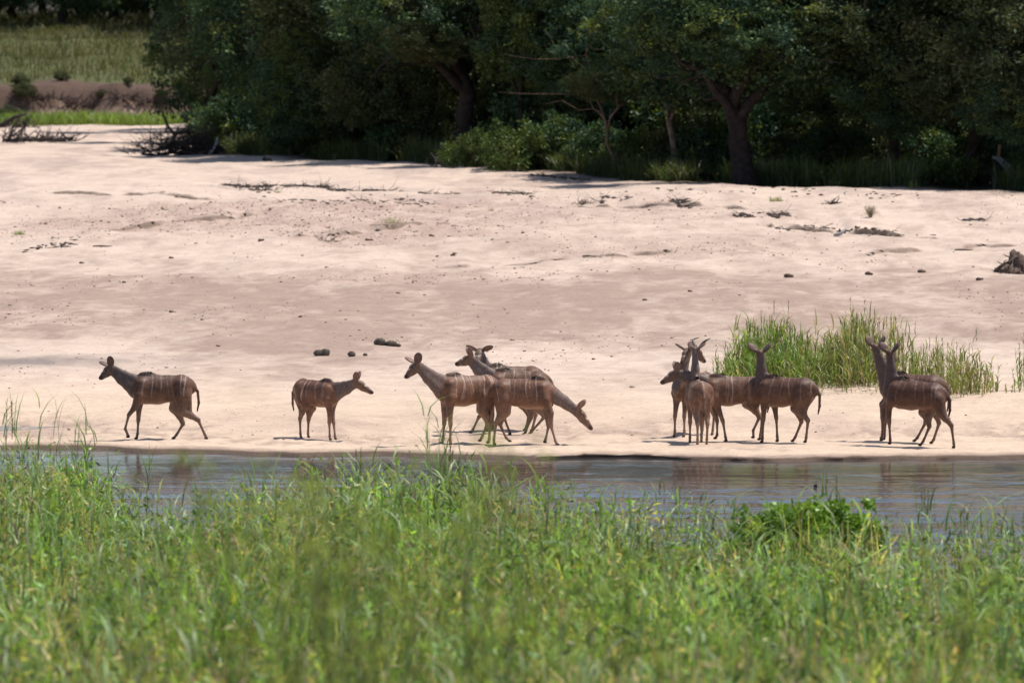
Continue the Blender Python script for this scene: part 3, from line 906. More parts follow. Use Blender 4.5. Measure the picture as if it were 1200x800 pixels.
# 7: body to the right of the bull, head low to the left
c = crop_pts(560, 722, 379)
(pl, ns_) = c((188, 250), (75, 318))
kudu(760 + 560 / 5.714, 151.2, 176, dict(
    FL=c((462, 480), (500, 590), (516, 690), (522, 714)), FR=c((440, 480), (462, 590), (462, 680), (452, 700)),
    HL=c((690, 470), (742, 560), (702, 645), (704, 690)), HR=c((660, 470), (765, 570), (752, 680), (748, 706))),
    (pl[0], -.02, pl[1]), (ns_[0], -.06, ns_[1]), 'kudu cow with lifted hind hoof, its neck passing behind the horned bull',
    seed=7, stripes=8, ears=[(.6, .6, -.45), (.6, .6, -.45)], tone=(1.0, .98, .98), neck_mid=(-.66, 0, 1.16))
# 12: mostly hidden behind the bull, facing the camera
c = crop_pts(300, 700, 374)
(pl, ns_) = c((262, 120), (230, 170))
kudu(760 + 300 / 5.714, 152.5, 232, dict(
    FL=[(.37, .62), (.39, .34), (.385, .10), (.40, .02)], FR=[(.36, .62), (.42, .34), (.42, .10), (.43, .02)],
    HL=[(-.26, .64), (-.50, .35), (-.46, .10), (-.44, .02)], HR=[(-.24, .64), (-.46, .35), (-.41, .10), (-.39, .02)]),
    (pl[0], -.36, pl[1]), (ns_[0] - .05, -.55, ns_[1] - .08), 'kudu cow half hidden behind the horned bull, chest towards the river',
    sc=.98, seed=12, stripes=6, ears=[(.8, .6, -.1), (.8, .6, -.1)], local_legs=True)
# 8: young bull seen from behind
c = crop_pts(330, 748, 381)
(pl, ns_) = c((318, 118), (360, 190))
kudu(760 + 338 / 5.714, 150.7, 97, dict(
    FL=[(.36, .62), (.44, .34), (.45, .10), (.47, .02)], FR=[(.34, .62), (.34, .34), (.30, .10), (.31, .02)],
    HL=[(-.28, .64), (-.52, .36), (-.52, .10), (-.50, .02)], HR=[(-.22, .64), (-.40, .36), (-.33, .10), (-.30, .02)]),
    (pl[0] - .02, .46, pl[1]), (ns_[0] + .06, .62, ns_[1] - .02), 'young kudu bull with short curved horns seen from behind',
    sc=.97, seed=8, stripes=6, ears=[(.85, .6, -.25), (.85, .5, -.2)], horns=True, local_legs=True, tone=(1.1, 1.05, 1.05))
# 9: looking away, ears wide
c = crop_pts(400, 740, 378)
(pl, ns_) = c((236, 138), (252, 200))
kudu(850 + 400 / 5.717, 150.7, 157, dict(
    FL=c((262, 500), (258, 590), (252, 710), (250, 734)), FR=c((335, 500), (346, 580), (352, 700), (355, 728)),
    HL=c((480, 510), (552, 590), (540, 700), (536, 726)), HR=c((470, 510), (512, 600), (470, 705), (456, 726))),
    (pl[0], .20, pl[1]), (ns_[0] + .05, .48, ns_[1] + .02), 'dark brown kudu cow with neck upright, looking back towards the reeds with ears wide',
    sc=1.0, seed=9, stripes=7, ears=[(.80, .62, -.38), (.80, .66, -.38)], tone=(.74, .68, .68))
# 10 and 11: two side by side
c = crop_pts(385, 722, 352)
(pl, ns_) = c((232, 152), (262, 205))
kudu(1000 + 385 / 5.333, 149.9, 158, dict(
    FL=c((228, 490), (230, 590), (236, 690), (236, 712)), FR=c((200, 490), (196, 580), (190, 680), (188, 696)),
    HL=c((545, 520), (608, 600), (622, 705), (624, 728)), HR=c((440, 520), (478, 610), (440, 700), (424, 722))),
    (pl[0], .18, pl[1]), (ns_[0] + .04, .44, ns_[1] + .03), 'dark kudu cow at the right of a close pair, its striped flank in full view',
    sc=1.0, rump_dz=-.06, seed=10, stripes=6, ears=[(.62, .74, -.35), (.66, .68, -.35)], tone=(.64, .56, .58))
c = crop_pts(370, 712, 350)
(pl, ns_) = c((142, 130), (160, 190))
kudu(1000 + 372 / 5.333, 151.0, 160, dict(
    FL=c((215, 490), (205, 590), (198, 680), (196, 700)), FR=c((190, 490), (188, 580), (188, 680), (186, 698)),
    HL=c((500, 520), (530, 600), (498, 700), (486, 718)), HR=c((450, 520), (452, 600), (402, 695), (386, 712))),
    (pl[0], .18, pl[1]), (ns_[0] + .04, .46, ns_[1] + .03), 'kudu cow of a close pair, mostly screened by the darker one beside it',
    sc=1.02, seed=11, stripes=6, ears=[(.58, .76, -.35), (.62, .70, -.35)], tone=(.76, .70, .70))

# ------------------------------------------------------------------ foliage meshes
def unit(v):
    return v / (np.linalg.norm(v, axis=1, keepdims=True) + 1e-9)

def leaf_mass(mb, rg, centers, radii, per, ln, wd, pal, droop=.25, flat=.75):
    """leaf-sized faces gathered in clumps; pal: list of (colour, weight)"""
    n = len(centers)
    cnt = rg.poisson(per, n)
    idx = np.repeat(np.arange(n), cnt)
    m = len(idx)
    off = rg.normal(0, 1, (m, 3)); off *= (rg.uniform(0, 1, (m, 1)) ** .5) / (np.linalg.norm(off, axis=1, keepdims=True) + 1e-9)
    off[:, 2] *= flat
    P = centers[idx] + off * radii[idx][:, None]
    U = unit(rg.normal(0, 1, (m, 3)) + off * .8 + np.array([0, 0, -droop]))
    W = unit(np.cross(U, rg.normal(0, 1, (m, 3))))
    cols = np.array([p[0] for p in pal]); wts = np.array([p[1] for p in pal], float); wts /= wts.sum()
    cc = cols[rg.choice(len(pal), n, p=wts)][idx]                       # a clump keeps its tone
    c2 = cols[rg.choice(len(pal), m, p=wts)]
    C = (cc * .65 + c2 * .35) * rg.uniform(.7, 1.3, (m, 1))
    mb.leaves(P, U, W, rg.uniform(.7, 1.3, m) * ln, rg.uniform(.7, 1.3, m) * wd, C)

def crown_points(rg, n, rx, ry, rz, holes=.35, seed=0, lower=-1.0):
    out = []
    while len(out) < n:
        p = rg.normal(0, 1, 3); p /= np.linalg.norm(p)
        r = rg.uniform(.25, 1) ** .45
        lump = .72 + .5 * float(vnoise(np.array([p[0] * 2.2 + seed]), np.array([p[1] * 2.2 + p[2] * 3.1]), seed + 300)[0])
        q = p * r * lump
        if q[2] < lower: continue
        if float(vnoise(np.array([q[0] * 3.5 + 9]), np.array([q[2] * 4 + q[1] * 3]), seed + 320)[0]) < holes: continue
        out.append(q * (rx, ry, rz))
    return np.array(out)

G_DARK = [((.040, .080, .042), 4), ((.052, .096, .044), 4), ((.085, .125, .038), 2), ((.034, .076, .058), 3), ((.18, .22, .05), 1.1)]  # brightest yellow-green entry paints sunlit clumps into the leaf colour
G_OLIV = [((.068, .085, .034), 4), ((.085, .092, .038), 3), ((.050, .078, .036), 3), ((.11, .10, .05), 1)]
G_MID = [((.075, .115, .032), 4), ((.10, .14, .038), 3), ((.05, .088, .030), 3), ((.16, .19, .05), 1.3)]
G_LITE = [((.085, .125, .030), 3), ((.11, .145, .038), 2), ((.06, .095, .026), 3)]

CROWNS = []
def make_crowns():
    specs = [(3.4, 3.2, 2.9, 330, G_DARK), (3.0, 3.0, 3.4, 320, G_DARK), (3.8, 3.2, 2.6, 340, G_OLIV), (2.8, 2.8, 3.0, 300, G_MID)]
    for i, (rx, ry, rz, n, pal) in enumerate(specs):
        rg = np.random.default_rng(1000 + i)
        pts = crown_points(rg, n, rx, ry, rz, .30, i)
        mb = MB(); leaf_mass(mb, rg, pts, rg.uniform(.3, .62, len(pts)), 62, .17, .085, pal)
        me = mb.mesh('crown'); me.materials.append(M_TREE); CROWNS.append(me)
make_crowns()

BUSHES = []
def make_bushes():
    specs = [(1.3, 1.2, 1.1, 110, G_DARK, .13), (1.4, 1.2, .95, 110, G_MID, .13), (1.2, 1.1, 1.2, 105, G_OLIV, .12)]
    for i, (rx, ry, rz, n, pal, ln) in enumerate(specs):
        rg = np.random.default_rng(1100 + i)
        pts = crown_points(rg, n, rx, ry, rz, .28, 20 + i, -.75)
        pts[:, 2] += rz * .75
        mb = MB(); leaf_mass(mb, rg, pts, rg.uniform(.18, .38, len(pts)), 58, ln, ln * .5, pal)
        me = mb.mesh('foliage'); me.materials.append(M_TREE); BUSHES.append(me)
make_bushes()

def limb_path(rg, a, b, n=5, wob=.12):
    a = np.array(a, float); b = np.array(b, float)
    out = [a + (b - a) * t + (rg.normal(0, wob, 3) * np.linalg.norm(b - a) * .3 * math.sin(math.pi * t)) for t in np.linspace(0, 1, n)]
    return out

def make_trunk(rg, h, r, lean, nl, spread, col):
    """tapered trunk that forks into limbs which reach into the crown"""
    mb = MB()
    top = np.array([lean[0], lean[1], h])
    p = limb_path(rg, (0, 0, -.25), top, 7, .10)
    rr = [r * (1.35 if i == 0 else 1.0 - .075 * i) for i in range(7)]
    mb.tube(p, rr, 10, col)
    for i in range(nl):
        a = 2 * math.pi * (i + rg.uniform(-.3, .3)) / nl
        b0 = p[4 + i % 3]
        e = top + np.array([math.cos(a) * spread, math.sin(a) * spread * .8, rg.uniform(.6, 2.8)])
        q = limb_path(rg, b0, e, 6, .18)
        r0 = r * rg.uniform(.4, .6)
        mb.tube(q, [r0 * (1 - .15 * j) for j in range(6)], 7, col)
        for s_ in range(3):
            e2 = q[3] + rg.normal(0, 1, 3) * (1.1, 1.1, .7)
            mb.tube(limb_path(rg, q[2 + s_ % 3], e2, 4, .2), [r0 * .4, r0 * .3, r0 * .2, r0 * .08], 5, col)
    return mb

def tree(px, Y, h, r, lean, crowns, label, seed, col=(.055, .042, .034), group=None, nl=5, spread=1.7, x=None):
    """crowns: (crown index, dx, dy, z centre, scale, squash)"""
    rg = np.random.default_rng(2000 + seed)
    X = px_to_x(px, Y) if x is None else x
    t = empty('tree', (X, Y, gz(X, Y)))
    tag(t, label, 'tree', group)
    make_trunk(rg, h, r, lean, nl, spread, col).build('trunk', M_BARK, t, True)
    for (ci, dx, dy, z, sc, sq) in crowns:
        o = link('crown', CROWNS[ci], None, t)
        o.location = (dx, dy, z); o.scale = (sc, sc, sc * sq); o.rotation_euler = (0, 0, rg.uniform(0, 6.28))
    return t

DK = (.045, .036, .030)
# front row of the wood, from the gap in the bank to the right
tree(256, 322, 4.2, .17, (-.2, .2), [(0, 1.2, .3, 7.2, .85, .9), (3, .6, .6, 3.0, .42, .8), (2, -.4, .5, 6.9, .5, .5), (0, 2.2, -.5, 6.2, .7, .9)], 'slender dark-trunked tree beside the grassy gap in the bank', 1, DK)
tree(318, 309, 3.0, .22, (.3, .1), [(0, 0, 0, 4.6, .95, 1.1), (1, .8, -.3, 2.4, .62, .9), (1, -.6, .4, 8, .9, .8)], 'dense dark tree leafed down to the sand, nearest the brush pile', 2, DK)
tree(392, 303, 3.0, .25, (-.2, .2), [(2, 0, 0, 5.4, 1.0, 1.0), (0, -.7, -.6, 2.5, .72, .9), (0, .9, .6, 8, 1, .8), (3, -1.0, -1.6, 3.6, .42, .8)], 'dense tree with a pale sunlit spray of leaves low on its front', 3, DK)
tree(470, 298, 3.0, .25, (.2, .3), [(0, .3, 0, 5.2, 1.05, 1.0), (2, -.4, -.6, 2.6, .8, .85), (1, .4, .8, 8.4, 1, .8)], 'olive-leaved tree drooping to the ground before the thick forked trunk', 4, DK)
tree(555, 291, 3.8, .42, (-.5, .1), [(0, -1.9, .2, 5.6, .85, .9), (1, 1.6, .4, 6.6, .8, .8), (2, .0, 2.2, 6.4, 1.0, .8), (2, -1.5, -.8, 4.2, .5, .7)], 'big dark tree with a thick upright forked trunk', 5, (.035, .028, .026), spread=2.2, nl=6)
tree(622, 284, 3.6, .14, (-.5, .2), [(3, .2, 0, 5.0, .72, 1.1), (3, .9, -.4, 3.6, .58, .8), (3, -.2, .3, 7.4, .8, .8)], 'bright yellow-green leaved tree beside the thick forked trunk', 6, DK)
tree(690, 284, 3.0, .24, (.2, .2), [(0, 0, 0, 4.6, 1.0, .95), (0, .3, .5, 8.2, 1.0, .8), (0, -.6, -1.2, 3.2, .55, .8)], 'dark broad-crowned tree behind the little forked trunk', 7, DK)
tree(724, 275, 2.2, .075, (-.55, .1), [(2, -.3, .0, 2.9, .42, .6)], 'small bare-stemmed forked tree with pale bark under the canopy', 8, (.17, .12, .095), nl=3, spread=.9)
tree(800, 274, 2.7, .15, (-.55, .2), [(0, -.3, .0, 4.7, 1.0, .9), (1, 1.4, .4, 7.2, .9, .8)], 'tree with a pale grey leaning trunk', 9, (.20, .155, .13), spread=1.1)
tree(876, 265, 2.9, .40, (-.55, .1), [(0, -.2, .0, 5.3, 1.05, .85), (2, 1.9, .2, 5.2, .8, .8), (1, -2.0, .2, 5.4, .8, .8), (0, .3, -1.2, 4.6, .6, .55)], 'big tree with a thick dark leaning trunk at the edge of the sand', 10, (.040, .030, .028), spread=2.3)
tree(968, 272, 3.0, .26, (.3, .1), [(0, 0, 0, 4.4, 1.0, .85), (1, .6, .5, 7.6, 1.0, .8), (0, -.8, -1.0, 3.1, .55, .8), (0, 1.2, -.8, 3.3, .5, .8)], 'dark tree between the thick leaning trunk and the green shrub', 11, DK)
tree(1050, 266, 3.0, .24, (-.2, .2), [(0, 0, .2, 4.3, .95, .9), (2, -.4, .4, 7.6, 1.0, .8), (0, .3, -1.0, 2.8, .6, .8)], 'dark leafy tree behind the bright green shrub', 12, DK)
tree(1135, 264, 3.0, .22, (.25, .2), [(2, 0, .2, 4.4, 1.0, .9), (0, .5, .4, 7.6, 1.0, .8), (2, -.6, -1.0, 2.9, .55, .8), (0, 1.2, -.6, 2.8, .5, .8)], 'brown-tinged tree above the bleached stump', 13, DK)
tree(1230, 260, 3.0, .28, (-.4, .1), [(2, -.3, 0, 4.2, 1.0, .9), (1, .2, .4, 7.6, 1.0, .8), (0, -.9, -.8, 2.7, .55, .8)], 'brown-tinged tree past the bleached stump at the end of the sand', 14, DK)
LANDMARKS = [(200, 'by the brush pile'), (300, 'under the dense dark tree'), (392, 'under the pale sunlit leaf spray'), (470, 'under the drooping olive tree'), (560, 'by the thick forked trunk'), (650, 'by the yellow-green tree'), (724, 'by the small forked tree'), (800, 'by the pale leaning trunk'), (876, 'by the thick leaning trunk'), (968, 'past the thick leaning trunk'), (1050, 'short of the round green shrub'), (1125, 'behind the round green shrub'), (1190, 'by the bleached stump')]
def near_landmark(px):
    return min(LANDMARKS, key=lambda q: abs(q[0] - px))[1]
TONES = ['dark green', 'mid green', 'olive']
i = 0
for px, Y in ((262, 352), (310, 336), (372, 326), (445, 322), (520, 318), (600, 311), (665, 305), (745, 299), (825, 294), (905, 290), (990, 288), (1075, 284), (1165, 282), (1260, 280),
              (340, 360), (470, 350), (590, 340), (700, 334), (810, 326), (920, 320), (1040, 314), (1160, 312), (1280, 300)):
    i += 1
    c1, c2 = i % 3, (i + 1) % 2
    tree(px, Y, 2.6, .22, (.3 * math.sin(i * 3), .2), [(c1, 0, 0, 3.0, 1.0, 1.05), (c2, .7 * math.sin(i), .3, 6.4, 1.1, .9), (0, -.6, .4, 9.5, 1.0, .8)], ('tree in the shade behind the front row ' if i < 15 else 'tree deepest in the shaded wood, rear row, ') + near_landmark(px), 40 + i, DK, 'shaded trees behind the front row')
FARB = 'tree in the dark wood above the grassy slope'
i = 0
for px, Y in ((-40, 462), (20, 470), (75, 460), (130, 472), (185, 464), (240, 456), (300, 452), (50, 490), (110, 494), (170, 488), (230, 480), (0, 500), (280, 470), (-80, 480), (335, 440), (320, 425)):
    i += 1
    Y -= 13
    tree(px, Y, 2.8, .3, (.4 * math.sin(i * 2), .2), [(i % 3, 0, 0, 3.6, 1.15, .95), ((i + 1) % 2, .5, .3, 6.6, 1.2, .8)], FARB, 80 + i, DK, 'trees in the wood above the grassy slope')

def shrub(px, py, bi, sc, label, seed, group=None, dy=0.0, squash=1.0, me=None, Y=None):
    if Y is None:
        X, Y, Z = ray_ground(px, py)
        X = X * (Y + dy) / Y; Y += dy
    else:
        X = px_to_x(px, Y)
    Z = gz(X, Y)
    rg = np.random.default_rng(3000 + seed)
    t = empty('shrub', (X, Y, Z))
    tag(t, label, 'shrub', group)
    mb = MB()
    for k in range(6):
        a = rg.uniform(0, 6.28)
        mb.tube(limb_path(rg, (0, 0, -.08), (math.cos(a) * .6 * sc, math.sin(a) * .5 * sc, rg.uniform(.7, 1.3) * sc), 4), [.03, .022, .015, .007], 5, (.07, .055, .045))
    mb.build('stem', M_BARK, t)
    o = link('foliage', me or BUSHES[bi], None, t); o.scale = (sc, sc, sc * squash); o.rotation_euler = (0, 0, rg.uniform(0, 6.28))
    return t

i = 0
for px, py, bi, sc in ((255, 178, 0, .9), (285, 180, 0, 1.2), (325, 181, 2, 1.0), (360, 183, 0, 1.1), (398, 184, 2, 1.2), (432, 185, 0, 1.0), (468, 188, 0, 1.1), (503, 190, 2, .9),
                       (660, 199, 0, .9), (700, 202, 0, .8), (748, 204, 1, .8), (790, 206, 2, .8), (835, 208, 0, .9), (925, 209, 2, .7), (965, 210, 0, .9), (1005, 211, 0, .8), (1045, 212, 2, .9), (1090, 214, 0, .9),
                       (1155, 217, 0, .9), (1195, 219, 0, .9), (1235, 221, 0, 1.0), (240, 166, 0, .7), (252, 152, 1, .8)):
    i += 1
    shrub(px, py, bi, sc * 1.05, TONES[bi] + ' shaded undergrowth shrub ' + near_landmark(px), i, 'shaded undergrowth shrubs', dy=1.2)
for px, bi, sc in ((640, 0, 1.5), (685, 2, 1.4), (735, 0, 1.5), (780, 0, 1.4), (825, 2, 1.5), (915, 0, 1.6), (955, 0, 1.5), (1000, 2, 1.5), (1045, 2, 1.5), (1090, 0, 1.6), (1140, 0, 1.5), (1185, 2, 1.5), (1225, 0, 1.5), ):
    i += 1
    shrub(px, 195 + max(0, px - 500) * .028, bi, sc, TONES[bi] + ' big shrub in the second undergrowth row ' + near_landmark(px), i, 'shaded undergrowth shrubs', dy=6.5)
shrub(556, 196, 1, .72, 'feathery light green shrub, left of a sunlit pair below the thick forked trunk', 31)
shrub(602, 199, 1, .92, 'feathery light green shrub, the larger of a sunlit pair at the sand edge', 32)

def lit_shrub():
    rg = np.random.default_rng(55)
    pts = crown_points(rg, 46, .85, .7, .5, .2, 55, -.8); pts[:, 2] += .42
    mb = MB(); leaf_mass(mb, rg, pts, rg.uniform(.12, .22, len(pts)), 26, .13, .075, G_LITE)
    me = mb.mesh('foliage'); me.materials.append(M_BUSH); return me
shrub(1122, 219, 0, 1.0, 'round bright green broad-leaved shrub at the edge of the sand', 33, me=lit_shrub())
rg_ = np.random.default_rng(8)

# low dark scrub on the earth bank at the far left
for k, (px, Y, sc) in enumerate(((150, 383.4, .22), (24, 384, .4), (118, 383.0, .2), (10, 380.5, .62), (42, 380.2, .42), (28, 382, .5), (72, 384, .34), (-5, 379, .6), (190, 383, .3))):
    shrub(px, 0, 2, sc, 'grey-green scrub growing on the eroded earth bank', 60 + k, 'scrub on the earth bank', Y=Y, squash=.6)

# ------------------------------------------------------------------ grasses far away
def grass_field(name, label, xy, hgt, wd, pal, mat, seed, cat='grass', bend=.35):
    rg = np.random.default_rng(seed)
    n = len(xy)
    z = H(xy[:, 0], xy[:, 1])
    P = np.column_stack([xy, z - .03])
    cols = np.array([p[0] for p in pal]); w = np.array([p[1] for p in pal], float); w /= w.sum()
    tone = fbm(xy[:, 0] * .35, xy[:, 1] * .12, seed, 3)
    C = cols[rg.choice(len(pal), n, p=w)] * rg.uniform(.75, 1.25, (n, 1)) * (.7 + .6 * tone)[:, None]
    mb = MB()
    mb.blades(P, hgt * rg.uniform(.5, 1.25, n) * (.6 + .8 * tone), wd * rg.uniform(.6, 1.3, n), rg.uniform(0, 6.28, n), rg.uniform(.05, bend * 2, n), C, 3)
    o = mb.build(name, mat)
    return tag(o, label, cat, kind='stuff')
P_SLOPE = [((.115, .12, .042), 4), ((.095, .11, .036), 3), ((.17, .145, .07), 3), ((.22, .175, .11), 1.6), ((.06, .075, .025), 3)]
rg = np.random.default_rng(61)
n = 30000
xy = np.column_stack([rg.uniform(-36, -7, n), 384.5 + 92 * rg.uniform(0, 1, n) ** .9])
grass_field('slope_grass', 'rank green and straw grass on the slope above the earth bank', xy, .75, .05, [(tuple(q * 1.0 for q in c_), w_) for c_, w_ in P_SLOPE], M_TREE, 62, bend=.7)
n = 9000
xy = np.column_stack([rg.uniform(-24.5, -11, n), 378.6 - np.abs(rg.normal(0, 1.6, n))])
xy = xy[xy[:, 0] > -23.5]
grass_field('bank_foot_grass', 'bright green grass strip at the foot of the earth bank', xy, .55, .05, [((.17, .24, .05), 3), ((.13, .20, .045), 3), ((.22, .25, .08), 1)], M_GRASS, 64)
n = 26000
xx = rg.uniform(-11.5, 20, n)
ex = np.interp(xx, [-30, -14, -11.5, -9, -4, 0, 5, 9, 14, 20, 60], [330, 330, 318, 306, 293, 281, 268, 263, 258, 253, 250])
xy = np.column_stack([xx, ex + np.abs(rg.normal(0, 3.5, n)) + .6])
grass_field('undergrowth_grass', 'shaded tall grass along the foot of the wood', xy[fbm(xy[:, 0] * .6, xy[:, 1] * .2, 67, 3) > .40], .85, .05, [((.075, .11, .036), 3), ((.06, .09, .034), 3), ((.11, .125, .05), 1.5), ((.13, .11, .06), 1)], M_GRASS, 66, bend=.6)

# ------------------------------------------------------------------ reeds on the sandbank
def reed_stems(mb, rg, xy, z, hgt, pal, dry=.15, leaves=6, lw=.020):
    """upright cane, alternate arching leaves and, on the tall ones, a thin plume"""
    n = len(xy)
    cols = np.array([p[0] for p in pal]); w = np.array([p[1] for p in pal], float); w /= w.sum()
    C = cols[rg.choice(len(pal), n, p=w)] * rg.uniform(.75, 1.25, (n, 1))
    P = np.column_stack([xy, z - .04])
    lean = rg.normal(0, .10, (n, 2))
    mb.blades(P, hgt, np.full(n, .011), rg.uniform(0, 6.28, n), rg.uniform(0, .10, n), C * .9, 3, lean)
    for k in range(leaves):
        t = (k + rg.uniform(.2, 1.0, n)) / (leaves + .6)
        b = P.copy(); b[:, :2] += lean * (hgt * t)[:, None]; b[:, 2] += hgt * t * .95
        ll = hgt * rg.uniform(.22, .42, n)
        cc = C * rg.uniform(.75, 1.3, (n, 1))
        dr = rg.uniform(0, 1, n) < dry * (1.6 - t)
        cc = np.where(dr[:, None], np.array([.30, .235, .14]) * rg.uniform(.6, 1.2, (n, 1)), cc)
        mb.blades(b, ll, lw * rg.uniform(.6, 1.3, n), rg.uniform(0, 6.28, n), rg.uniform(.2, 1.25, n), cc, 3)

def plumes(mb, rg, tops, ln, col, per=16):
    n = len(tops)
    for k in range(per):
        t = rg.uniform(0, 1, n)
        b = tops.copy(); b[:, 2] -= (t * ln)
        cc = np.tile(np.array(col), (n, 1)) * rg.uniform(.7, 1.3, (n, 1))
        mb.blades(b, ln * rg.uniform(.25, .5, n), np.full(n, .012), rg.uniform(0, 6.28, n), rg.uniform(.2, .6, n), cc, 2)

P_REED = [((.18, .275, .065), 4), ((.145, .23, .055), 3), ((.25, .31, .08), 2), ((.31, .29, .12), 1.4)]
P_REEDDRY = [((.20, .26, .075), 4), ((.28, .28, .11), 3), ((.40, .33, .19), 2.4), ((.15, .21, .055), 2)]
P_REEDBLUE = [((.19, .30, .10), 3), ((.25, .34, .13), 3), ((.16, .25, .085), 2)]
def reed_clump(px0, px1, Y, n, hmax, label, seed, pal, dry, depth=1.5, peak=.5):
    rg = np.random.default_rng(4000 + seed)
    x0, x1 = px_to_x(px0, Y), px_to_x(px1, Y)
    cx = .5 * (x0 + x1)
    u = np.clip(rg.normal(0, .52, n), -1.35, 1.35)
    x = cx + u * (x1 - x0) * .5
    y = Y + rg.normal(0, .5, n) * depth
    tone = fbm(x * 1.6, y * .8, seed, 2)
    h = hmax * (1 - .42 * np.abs(u) ** 1.4) * (.30 + .52 * rg.uniform(0, 1, n) ** 1.3) * (.55 + .8 * tone)
    h = np.where(rg.uniform(0, 1, n) < .025, h * 1.35 + .1, h)
    t = empty('reed_clump', (cx, Y, gz(cx, Y)))
    tag(t, label, 'reeds', 'reed clumps on the sandbank')
    z0 = gz(cx, Y)
    mb = MB(); reed_stems(mb, rg, np.column_stack([x - cx, y - Y]), H(x, y) - z0, h, pal, dry, 8, .034)
    o = mb.build('reed_stems', M_REED, t); o['kind'] = 'stuff'
    tall = np.argsort(-h)[:max(6, n // 14)]
    mb = MB(); plumes(mb, rg, np.column_stack([x[tall] - cx, y[tall] - Y, (H(x, y) - z0 + h * .98)[tall]]) , .26, (.19, .19, .10))
    o = mb.build('seed_plumes', M_REED, t); o['kind'] = 'stuff'
    return t
reed_clump(846, 960, 165.5, 720, 1.6, 'dense bright green reed clump behind the cow with ears wide', 1, P_REED, .06, 2.2)
reed_clump(935, 1062, 166.3, 640, 1.8, 'tallest reed clump on the sandbank, green stems mixed with straw', 2, P_REEDDRY, .16, 2.4)
reed_clump(1045, 1165, 163.5, 250, 1.4, 'thinner olive reed clump behind the close pair of cows', 3, P_REEDDRY, .20, 2.2)
reed_clump(1120, 1180, 162.5, 30, .65, 'sparse low reed tuft at the outer end of the reed bed', 4, P_REEDDRY, .25, 1.4)
reed_clump(1188, 1206, 164, 8, 1.3, 'few thin reed stalks standing apart from the reed bed', 5, P_REED, .15, 1.2)

# ------------------------------------------------------------------ near bank vegetation
P_FG = [((.20, .34, .055), 7), ((.14, .25, .048), 5), ((.27, .40, .085), 4), ((.25, .40, .19), 4.5), ((.38, .41, .11), 2.4), ((.56, .45, .27), 2.6), ((.42, .30, .18), 1.5), ((.09, .14, .035), 2), ((.60, .55, .12), .8)]
def fg_positions(rg, n, y0, y1, pad=3.0):
    out = []
    while sum(len(o) for o in out) < n:
        m = n
        y = rg.uniform(y0, y1, m)
        x = rg.uniform(-1, 1, m) * (.0605 * y + pad)
        # keep the density even over the trapezium
        k = rg.uniform(0, 1, m) < (.0605 * y + pad) / (.0605 * y1 + pad)
        x, y = x[k], y[k]
        k = y < near_shore(x) + .3
        out.append(np.column_stack([x[k], y[k]]))
    return np.concatenate(out)[:n]

def patch_palette(rg, xy, pal, seed):
    """tones come in drifts: straw here, blue-green there"""
    cols = np.array([p[0] for p in pal]); w = np.array([p[1] for p in pal], float)
    a = fbm(xy[:, 0] * .55, xy[:, 1] * .22, seed, 3)
    straw = sstep(.52, .68, fbm(xy[:, 0] * .8 + 3, xy[:, 1] * .25, seed + 5, 3))
    straw = np.clip(straw + .55 * (1 - sstep(62, 84, xy[:, 1])), 0, 1.2)
    W = np.tile(w, (len(xy), 1))
    W[:, 5:7] *= (.25 + 3.2 * straw)[:, None]; W[:, 4] *= .4 + 2 * straw
    W[:, 3] *= .3 + 2.2 * sstep(.45, .6, a)
    W /= W.sum(1, keepdims=True)
    ch = (W.cumsum(1) < rg.uniform(0, 1, (len(xy), 1))).sum(1)
    C = cols[np.clip(ch, 0, len(pal) - 1)] * rg.uniform(.65, 1.35, (len(xy), 1))
    return C * np.clip(.05 + 1.9 * fbm(xy[:, 0] * 1.1, xy[:, 1] * .5, seed + 9, 2), .3, 1.5)[:, None]

